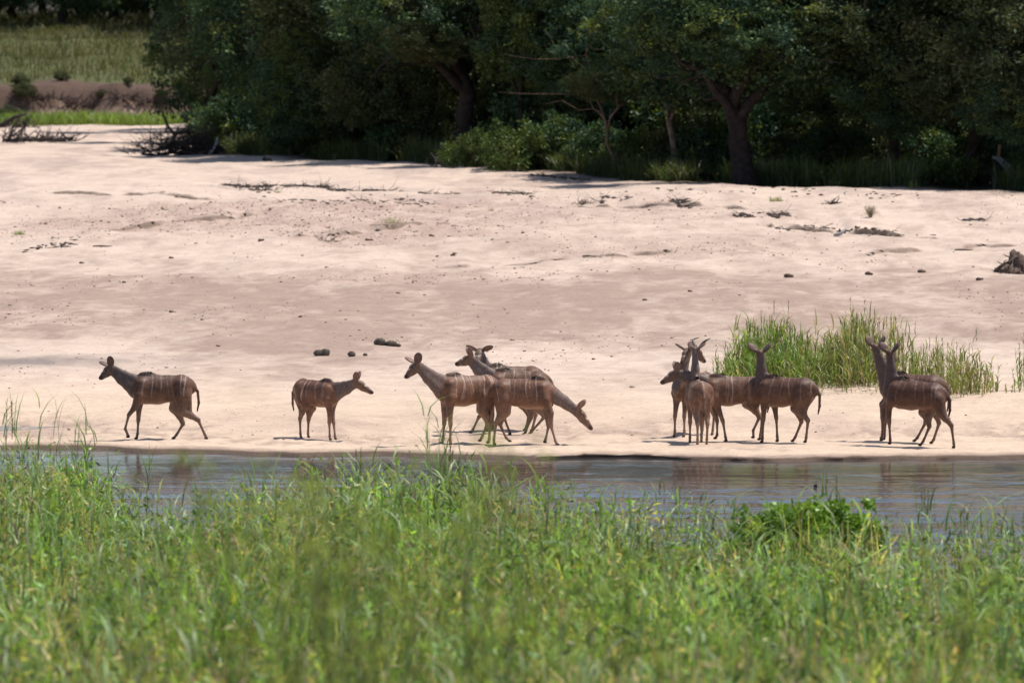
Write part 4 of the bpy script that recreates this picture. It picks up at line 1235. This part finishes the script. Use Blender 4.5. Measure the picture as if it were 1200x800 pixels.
def build_foreground():
    rg = np.random.default_rng(71)
    mb = MB()
    # close-set grass
    n = 76000
    xy = fg_positions(rg, n, 52, 136)
    hm = .45 + 1.35 * fbm(xy[:, 0] * .8, xy[:, 1] * .3, 72, 3)
    edge = sstep(0, 6, near_shore(xy[:, 0]) - xy[:, 1])
    gap = sstep(.36, .50, fbm(xy[:, 0] * 1.5, xy[:, 1] * .55, 79, 3))
    h = hm * rg.uniform(.45, 1.05, n) * (.62 + .38 * edge) * (.35 + .65 * gap)
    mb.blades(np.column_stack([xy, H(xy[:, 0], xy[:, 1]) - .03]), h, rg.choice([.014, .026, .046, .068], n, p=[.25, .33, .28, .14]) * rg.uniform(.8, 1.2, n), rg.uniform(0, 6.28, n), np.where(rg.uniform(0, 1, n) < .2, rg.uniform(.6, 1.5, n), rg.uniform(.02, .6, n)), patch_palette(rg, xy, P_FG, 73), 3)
    # leaning and broken straw, pale seed heads
    n = 9000
    xy = fg_positions(rg, n, 54, 134)
    xy = xy[fbm(xy[:, 0] * .7 + 3, xy[:, 1] * .25, 78, 3) > .47]; n = len(xy)
    st = np.array([[.46, .37, .22], [.40, .29, .19], [.34, .26, .15], [.42, .38, .18]])[rg.integers(0, 4, n)] * rg.uniform(.6, 1.2, (n, 1))
    P = np.column_stack([xy, H(xy[:, 0], xy[:, 1]) + rg.uniform(0, .35, n)])
    mb.blades(P, rg.uniform(.5, 1.15, n), rg.uniform(.010, .03, n), rg.uniform(0, 6.28, n), rg.uniform(.1, 1.4, n), st, 3, rg.normal(0, .35, (n, 2)))
    m = n // 4
    plumes(mb, rg, np.column_stack([xy[:m], H(xy[:m, 0], xy[:m, 1]) + rg.uniform(.7, 1.25, m)]), .22, (.40, .31, .19), 7)
    # sparser cover just below the frame
    n = 9000
    xy = fg_positions(rg, n, 24, 54, 2.0)
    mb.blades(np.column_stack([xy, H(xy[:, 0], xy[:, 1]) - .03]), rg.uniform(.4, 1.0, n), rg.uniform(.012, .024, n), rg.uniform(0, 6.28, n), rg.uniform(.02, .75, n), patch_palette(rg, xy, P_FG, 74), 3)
    tag(mb.build('bank_grass', M_GRASS), 'thick soft-focus green and straw grass covering the near bank', 'grass', kind='stuff')
    # small-leaved herbs
    mb = MB(); n = 2600
    xy = fg_positions(rg, n, 56, 130)
    c = np.column_stack([xy, H(xy[:, 0], xy[:, 1]) + rg.uniform(.45, 1.0, n)])
    cc = patch_palette(rg, xy, P_FG, 75)
    k = 15
    idx = np.repeat(np.arange(n), k)
    off = rg.normal(0, 1, (n * k, 3)) * (.11, .11, .16)
    U = unit(rg.normal(0, 1, (n * k, 3)) + np.array([0, 0, .4])); W = unit(np.cross(U, rg.normal(0, 1, (n * k, 3))))
    mb.leaves(c[idx] + off, U, W, rg.uniform(.06, .17, n * k), rg.uniform(.018, .04, n * k), cc[idx] * rg.uniform(.6, 1.3, (n * k, 1)))
    tag(mb.build('bank_herbs', M_GRASS), 'small-leaved weeds scattered through the near bank grass', 'weeds', kind='stuff')
    # reeds standing above the grass
    mb = MB(); n = 4600
    xy = fg_positions(rg, n, 58, 136)
    d = near_shore(xy[:, 0]) - xy[:, 1]
    keep = rg.uniform(0, 1, n) < .35 + .65 * np.exp(-np.clip(d, 0, 99) / 9)
    xy = xy[keep]; n = len(xy)
    h = rg.uniform(.75, 1.45, n) * (.7 + .5 * fbm(xy[:, 0] * .7, xy[:, 1] * .2, 77, 2))
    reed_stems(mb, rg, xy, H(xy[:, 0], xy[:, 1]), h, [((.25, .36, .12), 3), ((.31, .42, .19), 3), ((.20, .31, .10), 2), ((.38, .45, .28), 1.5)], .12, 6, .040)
    tag(mb.build('bank_reeds', M_REED), 'young reeds with arching blades along the near water edge', 'reeds', kind='stuff')
build_foreground()

def tall_reed(px, py_top, Y, label, seed, n=3, group=None, h=None, pal=P_REEDBLUE, lw=.022, plume=True, spread=.10):
    rg = np.random.default_rng(5000 + seed)
    X = px_to_x(px, Y); z0 = gz(X, Y)
    ztop = CAM_Z - (py_top + 3) / FPX * Y
    hh = max(.5, ztop - z0) if h is None else h
    t = empty('reed_tuft', (X, Y, z0))
    tag(t, label, 'reed', group)
    xy = rg.normal(0, spread, (n, 2)); hs = hh * rg.uniform(.78, 1.0, n); hs[0] = hh
    mb = MB(); reed_stems(mb, rg, xy, np.zeros(n), hs, pal, .06, 8, lw)
    mb.build('stems', M_REED, t)
    if plume:
        mb = MB(); plumes(mb, rg, np.column_stack([xy, hs]), .3, (.17, .17, .08), 22)
        mb.build('plume', M_REED, t)['kind'] = 'stuff'
    return t
EDGE = 'tall green reed tuft standing out of the near water edge'
GE = 'tall reeds at the near water edge'
k = 0
for px, pt, Y, n in ((36, 455, 128, 4), (94, 456, 130, 4), (12, 470, 126, 4), (66, 482, 127, 3), (515, 463, 126, 6), (530, 520, 124, 4), (640, 545, 122, 3), (687, 552, 119, 4), (780, 566, 118, 3), (825, 570, 116, 4),
                      (1050, 590, 112, 3), (1092, 572, 112, 3), (1150, 590, 112, 3), (1178, 572, 113, 4), (1130, 598, 111, 4), (240, 560, 121, 4), (300, 540, 122, 3), (420, 530, 124, 4), (590, 535, 123, 4), (735, 580, 117, 4), (975, 560, 114, 3), (160, 525, 126, 3)):
    k += 1
    tall_reed(px, pt, Y, EDGE, 10 + k, n, GE, lw=.030, plume=(k % 3 == 0))
def soft_weed(px, py_top, Y, label, seed):
    rg = np.random.default_rng(5500 + seed)
    X = px_to_x(px, Y); z0 = gz(X, Y)
    hh = CAM_Z - (py_top + 3) / FPX * Y - z0
    t = empty('feathery_weed', (X, Y, z0)); tag(t, label, 'weed', 'feathery weeds on the near bank')
    ms = MB(); pts = []
    for k in range(5):
        a = rg.uniform(0, 6.28); sp = rg.uniform(.1, .45)
        top = np.array([math.cos(a) * sp, math.sin(a) * sp, hh * rg.uniform(.8, 1.0)])
        q = limb_path(rg, (rg.normal(0, .03), rg.normal(0, .03), -.03), top, 8, .08)
        ms.tube(q, [.009, .008, .008, .007, .006, .005, .004, .002], 5, (.16, .17, .06))
        for j_ in range(3, 8):
            for _ in range(3):
                e = q[j_] + rg.normal(0, 1, 3) * (.13, .13, .09)
                ms.tube([q[j_ - 1], e], [.003, .0015], 3, (.16, .17, .06)); pts.append(e)
    ms.build('stems', M_REED, t)
    mb = MB(); leaf_mass(mb, rg, np.array(pts), rg.uniform(.04, .10, len(pts)), 11, .05, .016, [((.27, .34, .08), 3), ((.34, .38, .10), 2), ((.20, .26, .06), 2)], .0)
    o = mb.build('leaves', M_GRASS, t); o['kind'] = 'stuff'
k = 0
SOFT = 'tall out-of-focus feathery weed rising from the near bank grass'
for px, pt, Y in ((395, 520, 46), (300, 530, 44), (590, 510, 47), (500, 545, 49), (345, 570, 49), (440, 585, 51), (720, 620, 52), (1090, 650, 52), (150, 650, 52)):
    k += 1
    soft_weed(px, pt, Y, SOFT, k)

# bright leafy bush at the water's edge
def near_bush():
    rg = np.random.default_rng(81)
    Y = 110.5; X = px_to_x(945, Y); z0 = gz(X, Y)
    t = empty('leafy_bush', (X, Y, z0)); tag(t, 'lush bright green leafy bush at the near water edge', 'bush')
    pts = crown_points(rg, 260, 1.02, .8, .78, .22, 81, -.7); pts[:, 2] += .62
    pts = np.concatenate([pts, rg.normal(0, 1, (14, 3)) * (.22, .25, .12) + (.30, 0, 1.22)])
    mb = MB(); leaf_mass(mb, rg, pts, rg.uniform(.09, .17, len(pts)), 44, .085, .06, [((.18, .31, .045), 4), ((.23, .36, .06), 3), ((.11, .20, .03), 3), ((.32, .40, .09), 1)], .1)
    mb.build('foliage', M_BUSH, t)
    mb = MB()
    for k in range(9):
        a = rg.uniform(0, 6.28); mb.tube(limb_path(rg, (0, 0, -.08), (math.cos(a) * .6, math.sin(a) * .4, rg.uniform(.6, 1.1)), 4), [.014, .011, .008, .004], 5, (.09, .075, .045))
    mb.build('stem', M_BARK, t)
near_bush()

# ------------------------------------------------------------------ litter, driftwood and droppings on the sand
def ico_lump(rg, r, sq=.6):
    t = (1 + 5 ** .5) / 2
    v = np.array([(-1, t, 0), (1, t, 0), (-1, -t, 0), (1, -t, 0), (0, -1, t), (0, 1, t), (0, -1, -t), (0, 1, -t), (t, 0, -1), (t, 0, 1), (-t, 0, -1), (-t, 0, 1)], float)
    v /= np.linalg.norm(v[0])
    f = np.array([(0, 11, 5), (0, 5, 1), (0, 1, 7), (0, 7, 10), (0, 10, 11), (1, 5, 9), (5, 11, 4), (11, 10, 2), (10, 7, 6), (7, 1, 8), (3, 9, 4), (3, 4, 2), (3, 2, 6), (3, 6, 8), (3, 8, 9), (4, 9, 5), (2, 4, 11), (6, 2, 10), (8, 6, 7), (9, 8, 1)])
    return v, f

def smooth_lump(rg, rx, ry, rz, amp=.18, nu=18, nv=10):
    V = []; F4 = []
    s0 = rg.uniform(0, 50)
    for j in range(nv + 1):
        th = math.pi * j / nv
        for i in range(nu):
            ph = 2 * math.pi * i / nu
            d = np.array([math.sin(th) * math.cos(ph), math.sin(th) * math.sin(ph), math.cos(th)])
            k = 1 + amp * (float(fbm(np.array([d[0] * 2 + s0]), np.array([d[1] * 2 + d[2] * 2.7]), 77, 3)[0]) - .5) * 2
            V.append(d * k * (rx, ry, rz))
    for j in range(nv):
        for i in range(nu):
            F4.append((j * nu + i, (j + 1) * nu + i, (j + 1) * nu + (i + 1) % nu, j * nu + (i + 1) % nu))
    return np.array(V), F4

def lumps(px, py, parts, label, cat, name, seed, col, group=None):
    rg = np.random.default_rng(6000 + seed)
    X, Y, Z = ray_ground(px, py)
    mb = MB()
    for dx, dy, rx, rz in parts:
        V, F = smooth_lump(rg, rx, rx * .8, rz)
        V += (dx, dy, gz(X + dx, Y + dy) - Z + rz * .72)
        mb.add(V, F, None, np.array(col) * rg.uniform(.8, 1.2))
    o = mb.build(name, M_DUNG, None, True, (X, Y, Z))
    tag(o, label, cat, group)
    return o
GD = 'dung heaps on the sand'
dgc = (.115, .095, .082)
lumps(376, 417, [(-.05, 0, .105, .075), (.09, 0, .10, .085)], 'pair of dark dung balls touching each other on the sand', 'dung', 'dung_heap', 1, dgc, GD)
lumps(412, 417.5, [(0, 0, .085, .062)], 'single round dark dung ball near the touching pair', 'dung', 'dung_heap', 2, dgc, GD)
lumps(428, 417, [(0, 0, .05, .035)], 'smallest dark dung ball of the scattered few', 'dung', 'dung_heap', 3, dgc, GD)
lumps(452, 405, [(-.13, 0, .125, .085), (.02, .05, .08, .05), (.12, 0, .13, .07), (.25, 0, .08, .04)], 'largest dung heap, a row of dark lumps run together', 'dung', 'dung_heap', 4, dgc, GD)
SM = 'small round brown dropping lying on the pale upper sand'
for k, (px, py, r) in enumerate(((923, 325, .13), (1017, 322, .11), (1079, 319.5, .11), (305, 283, .09), (505, 277, .08), (430, 282, .07), (530, 300, .07), (200, 303, .07), (95, 309, .07), (200, 366, .06), (532, 298, .06), (755, 352, .06), (808, 342, .06), (695, 421, .04), (1147, 329, .10))):
    lumps(px, py, [(0, 0, r * .75, r * .42), (r * .7, .05, r * .5, r * .3)], SM, 'dung', 'dropping', 20 + k, (.12, .085, .068), 'droppings on the upper sand')

def clods():
    """trampled crumbs of sand"""
    rg = np.random.default_rng(91)
    v, f = ico_lump(rg, 1)
    N_ = 420000
    x = rg.uniform(-16, 16, N_); y = rg.uniform(152, 262, N_)
    p = rough_patch(x, y) ** 1.6 * .10 + .003 + .03 * sstep(.55, .72, fbm(x * .35, y * .12, 95, 3))
    k = rg.uniform(0, 1, N_) < p
    x, y = x[k], y[k]; n = len(x)
    r = rg.uniform(.010, .030, n) * rg.choice([.6, 1, 1.6], n, p=[.72, .24, .04])
    r = r * np.where(y < 165, .55, 1)
    V = v[None] * r[:, None, None] * rg.uniform(.7, 1.3, (n, 12, 1)) * np.array([1.2, 1, .7])
    V[:, :, 0] += x[:, None]; V[:, :, 1] += y[:, None]; V[:, :, 2] += (H(x, y) + r * .25)[:, None]
    F = (f[None] + (np.arange(n) * 12)[:, None, None]).reshape(-1, 3)
    C = np.array([.38, .28, .22]) * rg.uniform(.4, 1.3, (n, 1))
    o = link('sand_clods', mesh_np('sand_clods', V.reshape(-1, 3), [F], np.repeat(C, 12, 0)), M_CLOD)
    tag(o, 'crumbs of trampled sand and droppings scattered over the bank', 'sand clods', kind='stuff')
    return n
clods()

def twig(mb, rg, p, L, r, col, up=.25, forks=2):
    a = rg.uniform(0, 6.28)
    d = np.array([math.cos(a), math.sin(a) * .8, rg.uniform(0, up)])
    q = limb_path(rg, p, p + d * L, 4, .25)
    mb.tube(q, [r, r * .85, r * .6, r * .25], 5, col)
    for _ in range(forks):
        e = q[1 + rg.integers(0, 2)]
        mb.tube([e, e + (d + rg.normal(0, .6, 3) + (0, 0, .35)) * L * .4], [r * .6, r * .2], 4, col)

def flotsam(pts, label, seed, n, wid=.7, col=(.075, .06, .055)):
    """line of dark twigs and leaf bits that a flood left behind"""
    rg = np.random.default_rng(6500 + seed)
    G = np.array([ray_ground(*p)[:2] for p in pts])
    mb = MB()
    t = rg.uniform(0, len(G) - 1, n)
    x = np.interp(t, range(len(G)), G[:, 0]); y = np.interp(t, range(len(G)), G[:, 1]) + rg.normal(0, wid, n)
    keep = fbm(x * .9, y * .3, 400 + seed, 3) > .42
    x, y = x[keep], y[keep]; z = H(x, y)
    for i in range(len(x)):
        c = np.array(col) * rg.uniform(.5, 1.6)
        if rg.uniform() < .22:
            twig(mb, rg, np.array([x[i], y[i], z[i] + .01]), rg.uniform(.15, .5), rg.uniform(.006, .014), c, .3, 1)
        else:
            V, F = ico_lump(rg, 1)
            V = V * rg.uniform(.6, 1.3, (12, 1)) * (rg.uniform(.03, .10), rg.uniform(.02, .06), rg.uniform(.012, .045)) + (x[i], y[i], z[i] + .008)
            mb.add(V, None, F, c)
    o = mb.build('flood_litter', M_WOOD)
    tag(o, label, 'flood litter', kind='stuff')
flotsam([(262, 217), (300, 219), (345, 219), (385, 221)], 'dark line of flood litter near the top of the bank', 1, 420, .5)
flotsam([(385, 222), (450, 224), (540, 227), (625, 230)], 'thin broken line of flood litter along the top of the bank', 2, 420, .5)
flotsam([(620, 205), (650, 208), (690, 211)], 'driftwood crumbs below the dark wood', 6, 90, .5)
flotsam([(705, 237), (760, 238), (810, 241)], 'broad dark patch of flood litter in the middle of the upper bank', 3, 520, 1.0)
flotsam([(860, 252), (895, 251), (925, 252)], 'short dark band of flood litter above the scarp', 4, 200, .6)
flotsam([(1125, 259), (1150, 257)], 'dark scrap of flood litter beyond the scarp', 5, 60, .25)
flotsam([(30, 293), (60, 288), (90, 286)], 'brown scraps scattered on the trampled slope', 7, 60, 1.2)
flotsam([(905, 268), (980, 270), (1040, 273), (1100, 276)], 'dark crumbs fallen along the little scarp', 8, 90, .5)
flotsam([(300, 232), (420, 236), (520, 238)], 'scattered crumbs under the flood line', 9, 90, 1.4)
flotsam([(730, 224), (860, 222), (960, 226), (1100, 228)], 'scattered twigs on the pale sand below the wood', 10, 60, 1.6)

def wood_thing(name, label, cat, seed, fn, loc, mat=None, group=None):
    rg = np.random.default_rng(7000 + seed)
    mb = MB(); fn(mb, rg)
    o = mb.build(name, mat or M_WOOD, None, True, loc)
    return tag(o, label, cat, group)

# dead branches on the far sand, left
def fallen(mb, rg):
    c = (.055, .042, .042)
    for k in range(46):
        t = rg.uniform(0, 1) ** .8
        p = np.array([-1.0 + 2.3 * t, rg.normal(0, .5), .02])
        twig(mb, rg, p, rg.uniform(.4, .9), rg.uniform(.02, .045), np.array(c) * rg.uniform(.6, 1.4), .7 * (1.1 - .5 * t), 3)
    mb.tube(limb_path(rg, (-1.3, 0, .05), (1.5, .2, .12), 7, .1), [.09, .08, .07, .06, .05, .04, .015], 7, c)
    mb.tube(limb_path(rg, (-1.2, .1, .1), (-.8, .2, 1.0), 5, .1), [.05, .045, .04, .03, .015], 6, c)
X, Y, Z = ray_ground(45, 166)
wood_thing('fallen_branch', 'tangle of bare dead branches lying on the far sand', 'branch', 1, fallen, (X, Y, Z))
def root_stub(mb, rg):
    c = (.045, .036, .036)
    mb.tube(limb_path(rg, (-1.6, 0, .05), (.9, 0, 1.15), 6, .1), [.16, .14, .12, .10, .08, .04], 8, c)
    for k in range(14): twig(mb, rg, np.array([rg.uniform(-1.2, .6), rg.normal(0, .3), .05]), rg.uniform(.6, 1.4), .04, c, .8, 3)
X, Y, Z = ray_ground(4, 168)
wood_thing('dead_log', 'dark uprooted log tilted up beside the tangle of branches', 'log', 2, root_stub, (X, Y, Z))
# brush pile at the corner of the wood
def brush(mb, rg):
    mb.tube(limb_path(rg, (-1.3, 0, .04), (1.5, .1, .08), 6, .1), [.05, .06, .07, .07, .06, .03], 7, (.05, .04, .04))
    for k in range(250):
        p = np.array([rg.normal(.15, .75), rg.normal(0, .5), 0.02 + abs(rg.normal(0, .34))])
        c = np.array((.085, .065, .06)) * rg.uniform(.4, 1.4)
        twig(mb, rg, p, rg.uniform(.5, 1.1), rg.uniform(.010, .026), c, .5, 2)
X, Y, Z = ray_ground(208, 182)
bp = wood_thing('brush_pile', 'grey heap of dead brushwood with one bare branch sticking up', 'brush pile', 3, brush, (X, Y, Z))
mb = MB()
mb.tube([(-.3, 0, .1), (-.1, .05, .75), (-.35, .1, 1.05), (-.55, .05, 1.5)], [.07, .06, .05, .02], 7, (.04, .03, .03))
mb.tube([(-.1, .05, .75), (.3, .1, .85), (.45, .1, .8)], [.05, .035, .015], 6, (.04, .03, .03))
mb.build('bare_branch', M_WOOD, bp, True)
X, Y, Z = ray_ground(250, 181)
wood_thing('white_stick', 'bleached white forked stick leaning by the brush pile', 'stick', 4, lambda mb, rg: (mb.tube([(-.16, 0, .0), (.0, 0, .16), (.12, 0, .42), (.15, 0, .62)], [.05, .05, .045, .03], 7, (.55, .53, .55)), mb.tube([(.12, 0, .42), (.19, 0, .5)], [.03, .012], 5, (.55, .53, .55))), (X, Y, Z))
X, Y, Z = ray_ground(312, 189)
lumps(312, 189, [(0, 0, .14, .10), (.12, 0, .08, .06)], 'dark stone at the edge of the tree shade', 'stone', 'stone', 60, (.05, .05, .055))
X, Y, Z = ray_ground(522, 196)
def drift(mb, rg):
    c = (.30, .22, .18)
    mb.tube(limb_path(rg, (-.35, 0, .22), (.42, 0, .20), 6, .1), [.05, .045, .04, .04, .035, .02], 7, c)
    for k in range(9): twig(mb, rg, np.array([rg.uniform(-.4, .4), rg.normal(0, .15), .03]), rg.uniform(.3, .5), .025, np.array(c) * rg.uniform(.6, 1.2), .6, 2)
    mb.tube([(-.3, 0, 0), (-.32, 0, .3), (-.5, 0, .48)], [.04, .035, .01], 6, c)
    mb.tube([(.3, 0, 0), (.3, 0, .24)], [.06, .05], 6, (.30, .14, .09))
wood_thing('driftwood', 'pale driftwood pieces lying before the thick forked trunk', 'driftwood', 5, drift, (X, Y, Z))
# bleached stump at the right
X, Y, Z = ray_ground(1178, 219)
def stump(mb, rg):
    c = (.30, .29, .31)
    mb.tube([(.22, .1, -.1), (.20, 0, .25), (.05, 0, .62), (-.20, 0, .86), (-.40, 0, .92)], [.16, .13, .11, .085, .04], 9, c)
    mb.tube([(-.22, 0, .84), (-.20, 0, 1.02), (-.18, 0, 1.30)], [.05, .045, .05], 7, (.34, .20, .14))
    for k in range(40): twig(mb, rg, np.array([rg.uniform(-.7, .9), rg.normal(0, .25), .05 + abs(rg.normal(0, .25))]), rg.uniform(.4, .9), .02, np.array((.11, .085, .085)) * rg.uniform(.5, 1.4), .6, 3)
wood_thing('bleached_stump', 'bleached bent stump among roots at the foot of the wood', 'stump', 6, stump, (X, Y, Z))
# uprooted root mound at the right edge of the sand
X, Y, Z = ray_ground(1186, 320)
def mound(mb, rg):
    V, F = smooth_lump(rg, .50, .42, .30, .5); V[:, 2] *= np.where(V[:, 2] > 0, 1, .2); V[:, 0] += .05
    mb.add(V, F, None, (.12, .085, .07))
    V, F = smooth_lump(rg, .26, .24, .42, .5); V += (.12, 0, .10)
    mb.add(V, F, None, (.13, .09, .075))
    for k in range(80):
        a = rg.uniform(0, 6.28); r0 = rg.uniform(.1, .5)
        p = np.array([.1 + math.cos(a) * r0, math.sin(a) * r0, .48 * (1 - r0 * 1.7)]) + rg.normal(0, .03, 3)
        d = np.array([math.cos(a), math.sin(a), -.9]) * rg.uniform(.05, .25) + rg.normal(0, .10, 3)
        mb.tube(limb_path(rg, p, p + d, 4, .3), [.008, .018, .014, .005], 5, np.array((.15, .11, .09)) * rg.uniform(.3, 1.5))
wood_thing('root_mound', 'brown heap of matted roots on the pale sand', 'root heap', 7, mound, (X, Y, Z))
# twig and dry bushes on the upper sand
X, Y, Z = ray_ground(973, 240)
wood_thing('dry_twig', 'small dark dry twig sticking up from the pale sand', 'twig', 8, lambda mb, rg: [mb.tube([(0, 0, 0), (.08, 0, .10), (.25, 0, .26)], [.02, .014, .006], 5, (.06, .05, .045))] + [twig(mb, rg, np.array([rg.normal(0, .09), 0, .02]), .22, .02, (.06, .05, .045), .5, 3) for _ in range(9)], (X, Y, Z))
X, Y, Z = ray_ground(1020, 255)
def drybush(mb, rg):
    for k in range(46):
        a = rg.uniform(0, 6.28); s_ = rg.uniform(.1, .95)
        e = np.array([math.cos(a) * .26 * s_, math.sin(a) * .26 * s_, rg.uniform(.25, .44) * (1.1 - .5 * s_)])
        q = limb_path(rg, (0, 0, -.02), e, 4, .15)
        mb.tube(q, [.009, .007, .005, .003], 4, np.array((.34, .29, .20)) * rg.uniform(.7, 1.2))
        for _ in range(2): mb.tube([q[2], q[2] + rg.normal(0, .06, 3) + (0, 0, .05)], [.004, .002], 3, (.36, .30, .21))
wood_thing('dry_bush', 'leafless straw-coloured bushlet on the sand above the scarp', 'dry bush', 9, drybush, (X, Y, Z))
def bleached(mb, rg):
    mb.tube([(-.2, 0, .02), (0, 0, .08), (.12, 0, .22)], [.05, .045, .02], 6, (.42, .40, .42))
X, Y, Z = ray_ground(986, 277)
wood_thing('bleached_branch', 'short bleached branch lying against the little scarp', 'branch', 10, bleached, (X, Y, Z))
def stick_on(px, py, L, label, seed):
    X, Y, Z = ray_ground(px, py)
    wood_thing('stick', label, 'stick', seed, lambda mb, rg: mb.tube(limb_path(rg, (-L / 2, 0, .025), (L / 2, .2, .03), 5, .08), [.022, .025, .022, .018, .008], 6, (.10, .075, .06)), (X, Y, Z))
stick_on(1130, 294, .5, 'short brown stick lying flat below the scarp', 21)
stick_on(120, 290, .5, 'short dark stick on the trampled slope', 22)
stick_on(693, 302, .45, 'thin stick lying alone in the middle of the bank', 23)
# green tufts
def tuft(px, py, h, w, n, label, seed, pal=P_REED, cat='grass tuft', name='grass_tuft', group=None, lw=.014):
    rg = np.random.default_rng(8000 + seed)
    X, Y, Z = ray_ground(px, py)
    P = np.column_stack([rg.normal(0, w, n), rg.normal(0, w, n), np.zeros(n) - .02])
    P[:, 2] += H(X + P[:, 0], Y + P[:, 1]) - Z
    cols = np.array([p[0] for p in pal])
    mb = MB(); mb.blades(P, h * rg.uniform(.4, 1.1, n), lw * rg.uniform(.7, 1.4, n), rg.uniform(0, 6.28, n), rg.uniform(.1, .8, n), cols[rg.integers(0, len(cols), n)] * rg.uniform(.7, 1.3, (n, 1)), 3)
    mb.tube(limb_path(rg, (-w * 1.6, 0, .004), (w * 1.6, 0, .004), 5, .05), [.006] * 5, 4, (.10, .08, .05))
    o = mb.build(name, M_GRASS, None, False, (X, Y, Z))
    tag(o, label, cat, group)
tuft(910, 236, .22, .12, 90, 'low olive grass tuft on the bare upper sand', 1, P_REEDDRY, lw=.02)
tuft(459, 262, .26, .14, 45, 'small green sprout tuft on the middle slope', 2)
tuft(448, 264, .14, .22, 30, 'thin trailing sprouts beside the small green tuft', 3, P_REEDDRY)
tuft(23, 275, .16, .09, 90, 'flat green weed mat on the left slope', 4)
tuft(918, 213, .85, .14, 60, 'tall bright green grass tuft at the sand edge before the thick trunk', 5, P_REED, lw=.03)
tuft(905, 213, .55, .10, 30, 'shorter green tuft leaning beside the tall bright one', 6, P_REED, lw=.03)
tuft(1048, 219, .42, .10, 50, 'green grass tuft near the round green shrub', 7, P_REED, lw=.028)
tuft(1069, 220, .34, .07, 30, 'smaller green tuft near the round green shrub', 8, P_REED, lw=.028)
tuft(820, 214, .3, .03, 8, 'single yellow-green sprout at the sand edge', 9, P_REED, lw=.03)
tuft(326, 226, .2, .05, 20, 'small green sprout by the dark flood litter', 10, P_REED)
tuft(1018, 251, .06, .2, 30, 'scant dry grass at the foot of the leafless bushlet', 11, P_REEDDRY)
tuft(575, 247, .18, .05, 14, 'wispy dry sprout alone on the slope', 12, P_REEDDRY)
tuft(194, 246, .35, .05, 10, 'thin dry stalks on the pale left slope', 13, P_REEDDRY)
def brushy(px, py, label, seed, n=30, L=.35, r=.012, col=(.09, .07, .062), w=.3, group=None):
    X, Y, Z = ray_ground(px, py)
    wood_thing('brush', label, 'brush', seed, lambda mb, rg: [twig(mb, rg, np.array([rg.normal(0, w), rg.normal(0, .2), .01]), rg.uniform(.4, 1) * L, r, np.array(col) * rg.uniform(.5, 1.5), .7, 2) for _ in range(n)], (X, Y, Z), None, group)
for k_, (px_, py_) in enumerate(((20, 150), (90, 128), (150, 122), (185, 124), (55, 120))):
    brushy(px_, py_, 'dark dead brush hanging on the eroded earth bank', 70 + k_, 26, 1.0, .03, (.06, .045, .042), .7, 'dead brush on the earth bank')
brushy(938, 213, 'pale dry twigs bent over beside the tall green tuft', 31, 40, .6, .012, (.20, .16, .14), .4)
brushy(308, 224, 'dark twiggy heap in the flood line', 32, 34, .35)
brushy(683, 240, 'small dark twiggy heap between the litter lines', 33, 22, .3, w=.12)
brushy(385, 284, 'dark twigs stuck in the trampled slope', 34, 12, .35, w=.12)
# something small adrift in the river
X = px_to_x(956, 139.5)
wood_thing('floating_stub', 'tiny dark stub of wood poking out of the river', 'wood stub', 40, lambda mb, rg: mb.tube([(0, 0, -.06), (.0, 0, .02), (.03, 0, .035)], [.03, .03, .015], 7, (.03, .025, .025)), (X, 139.5, 0))
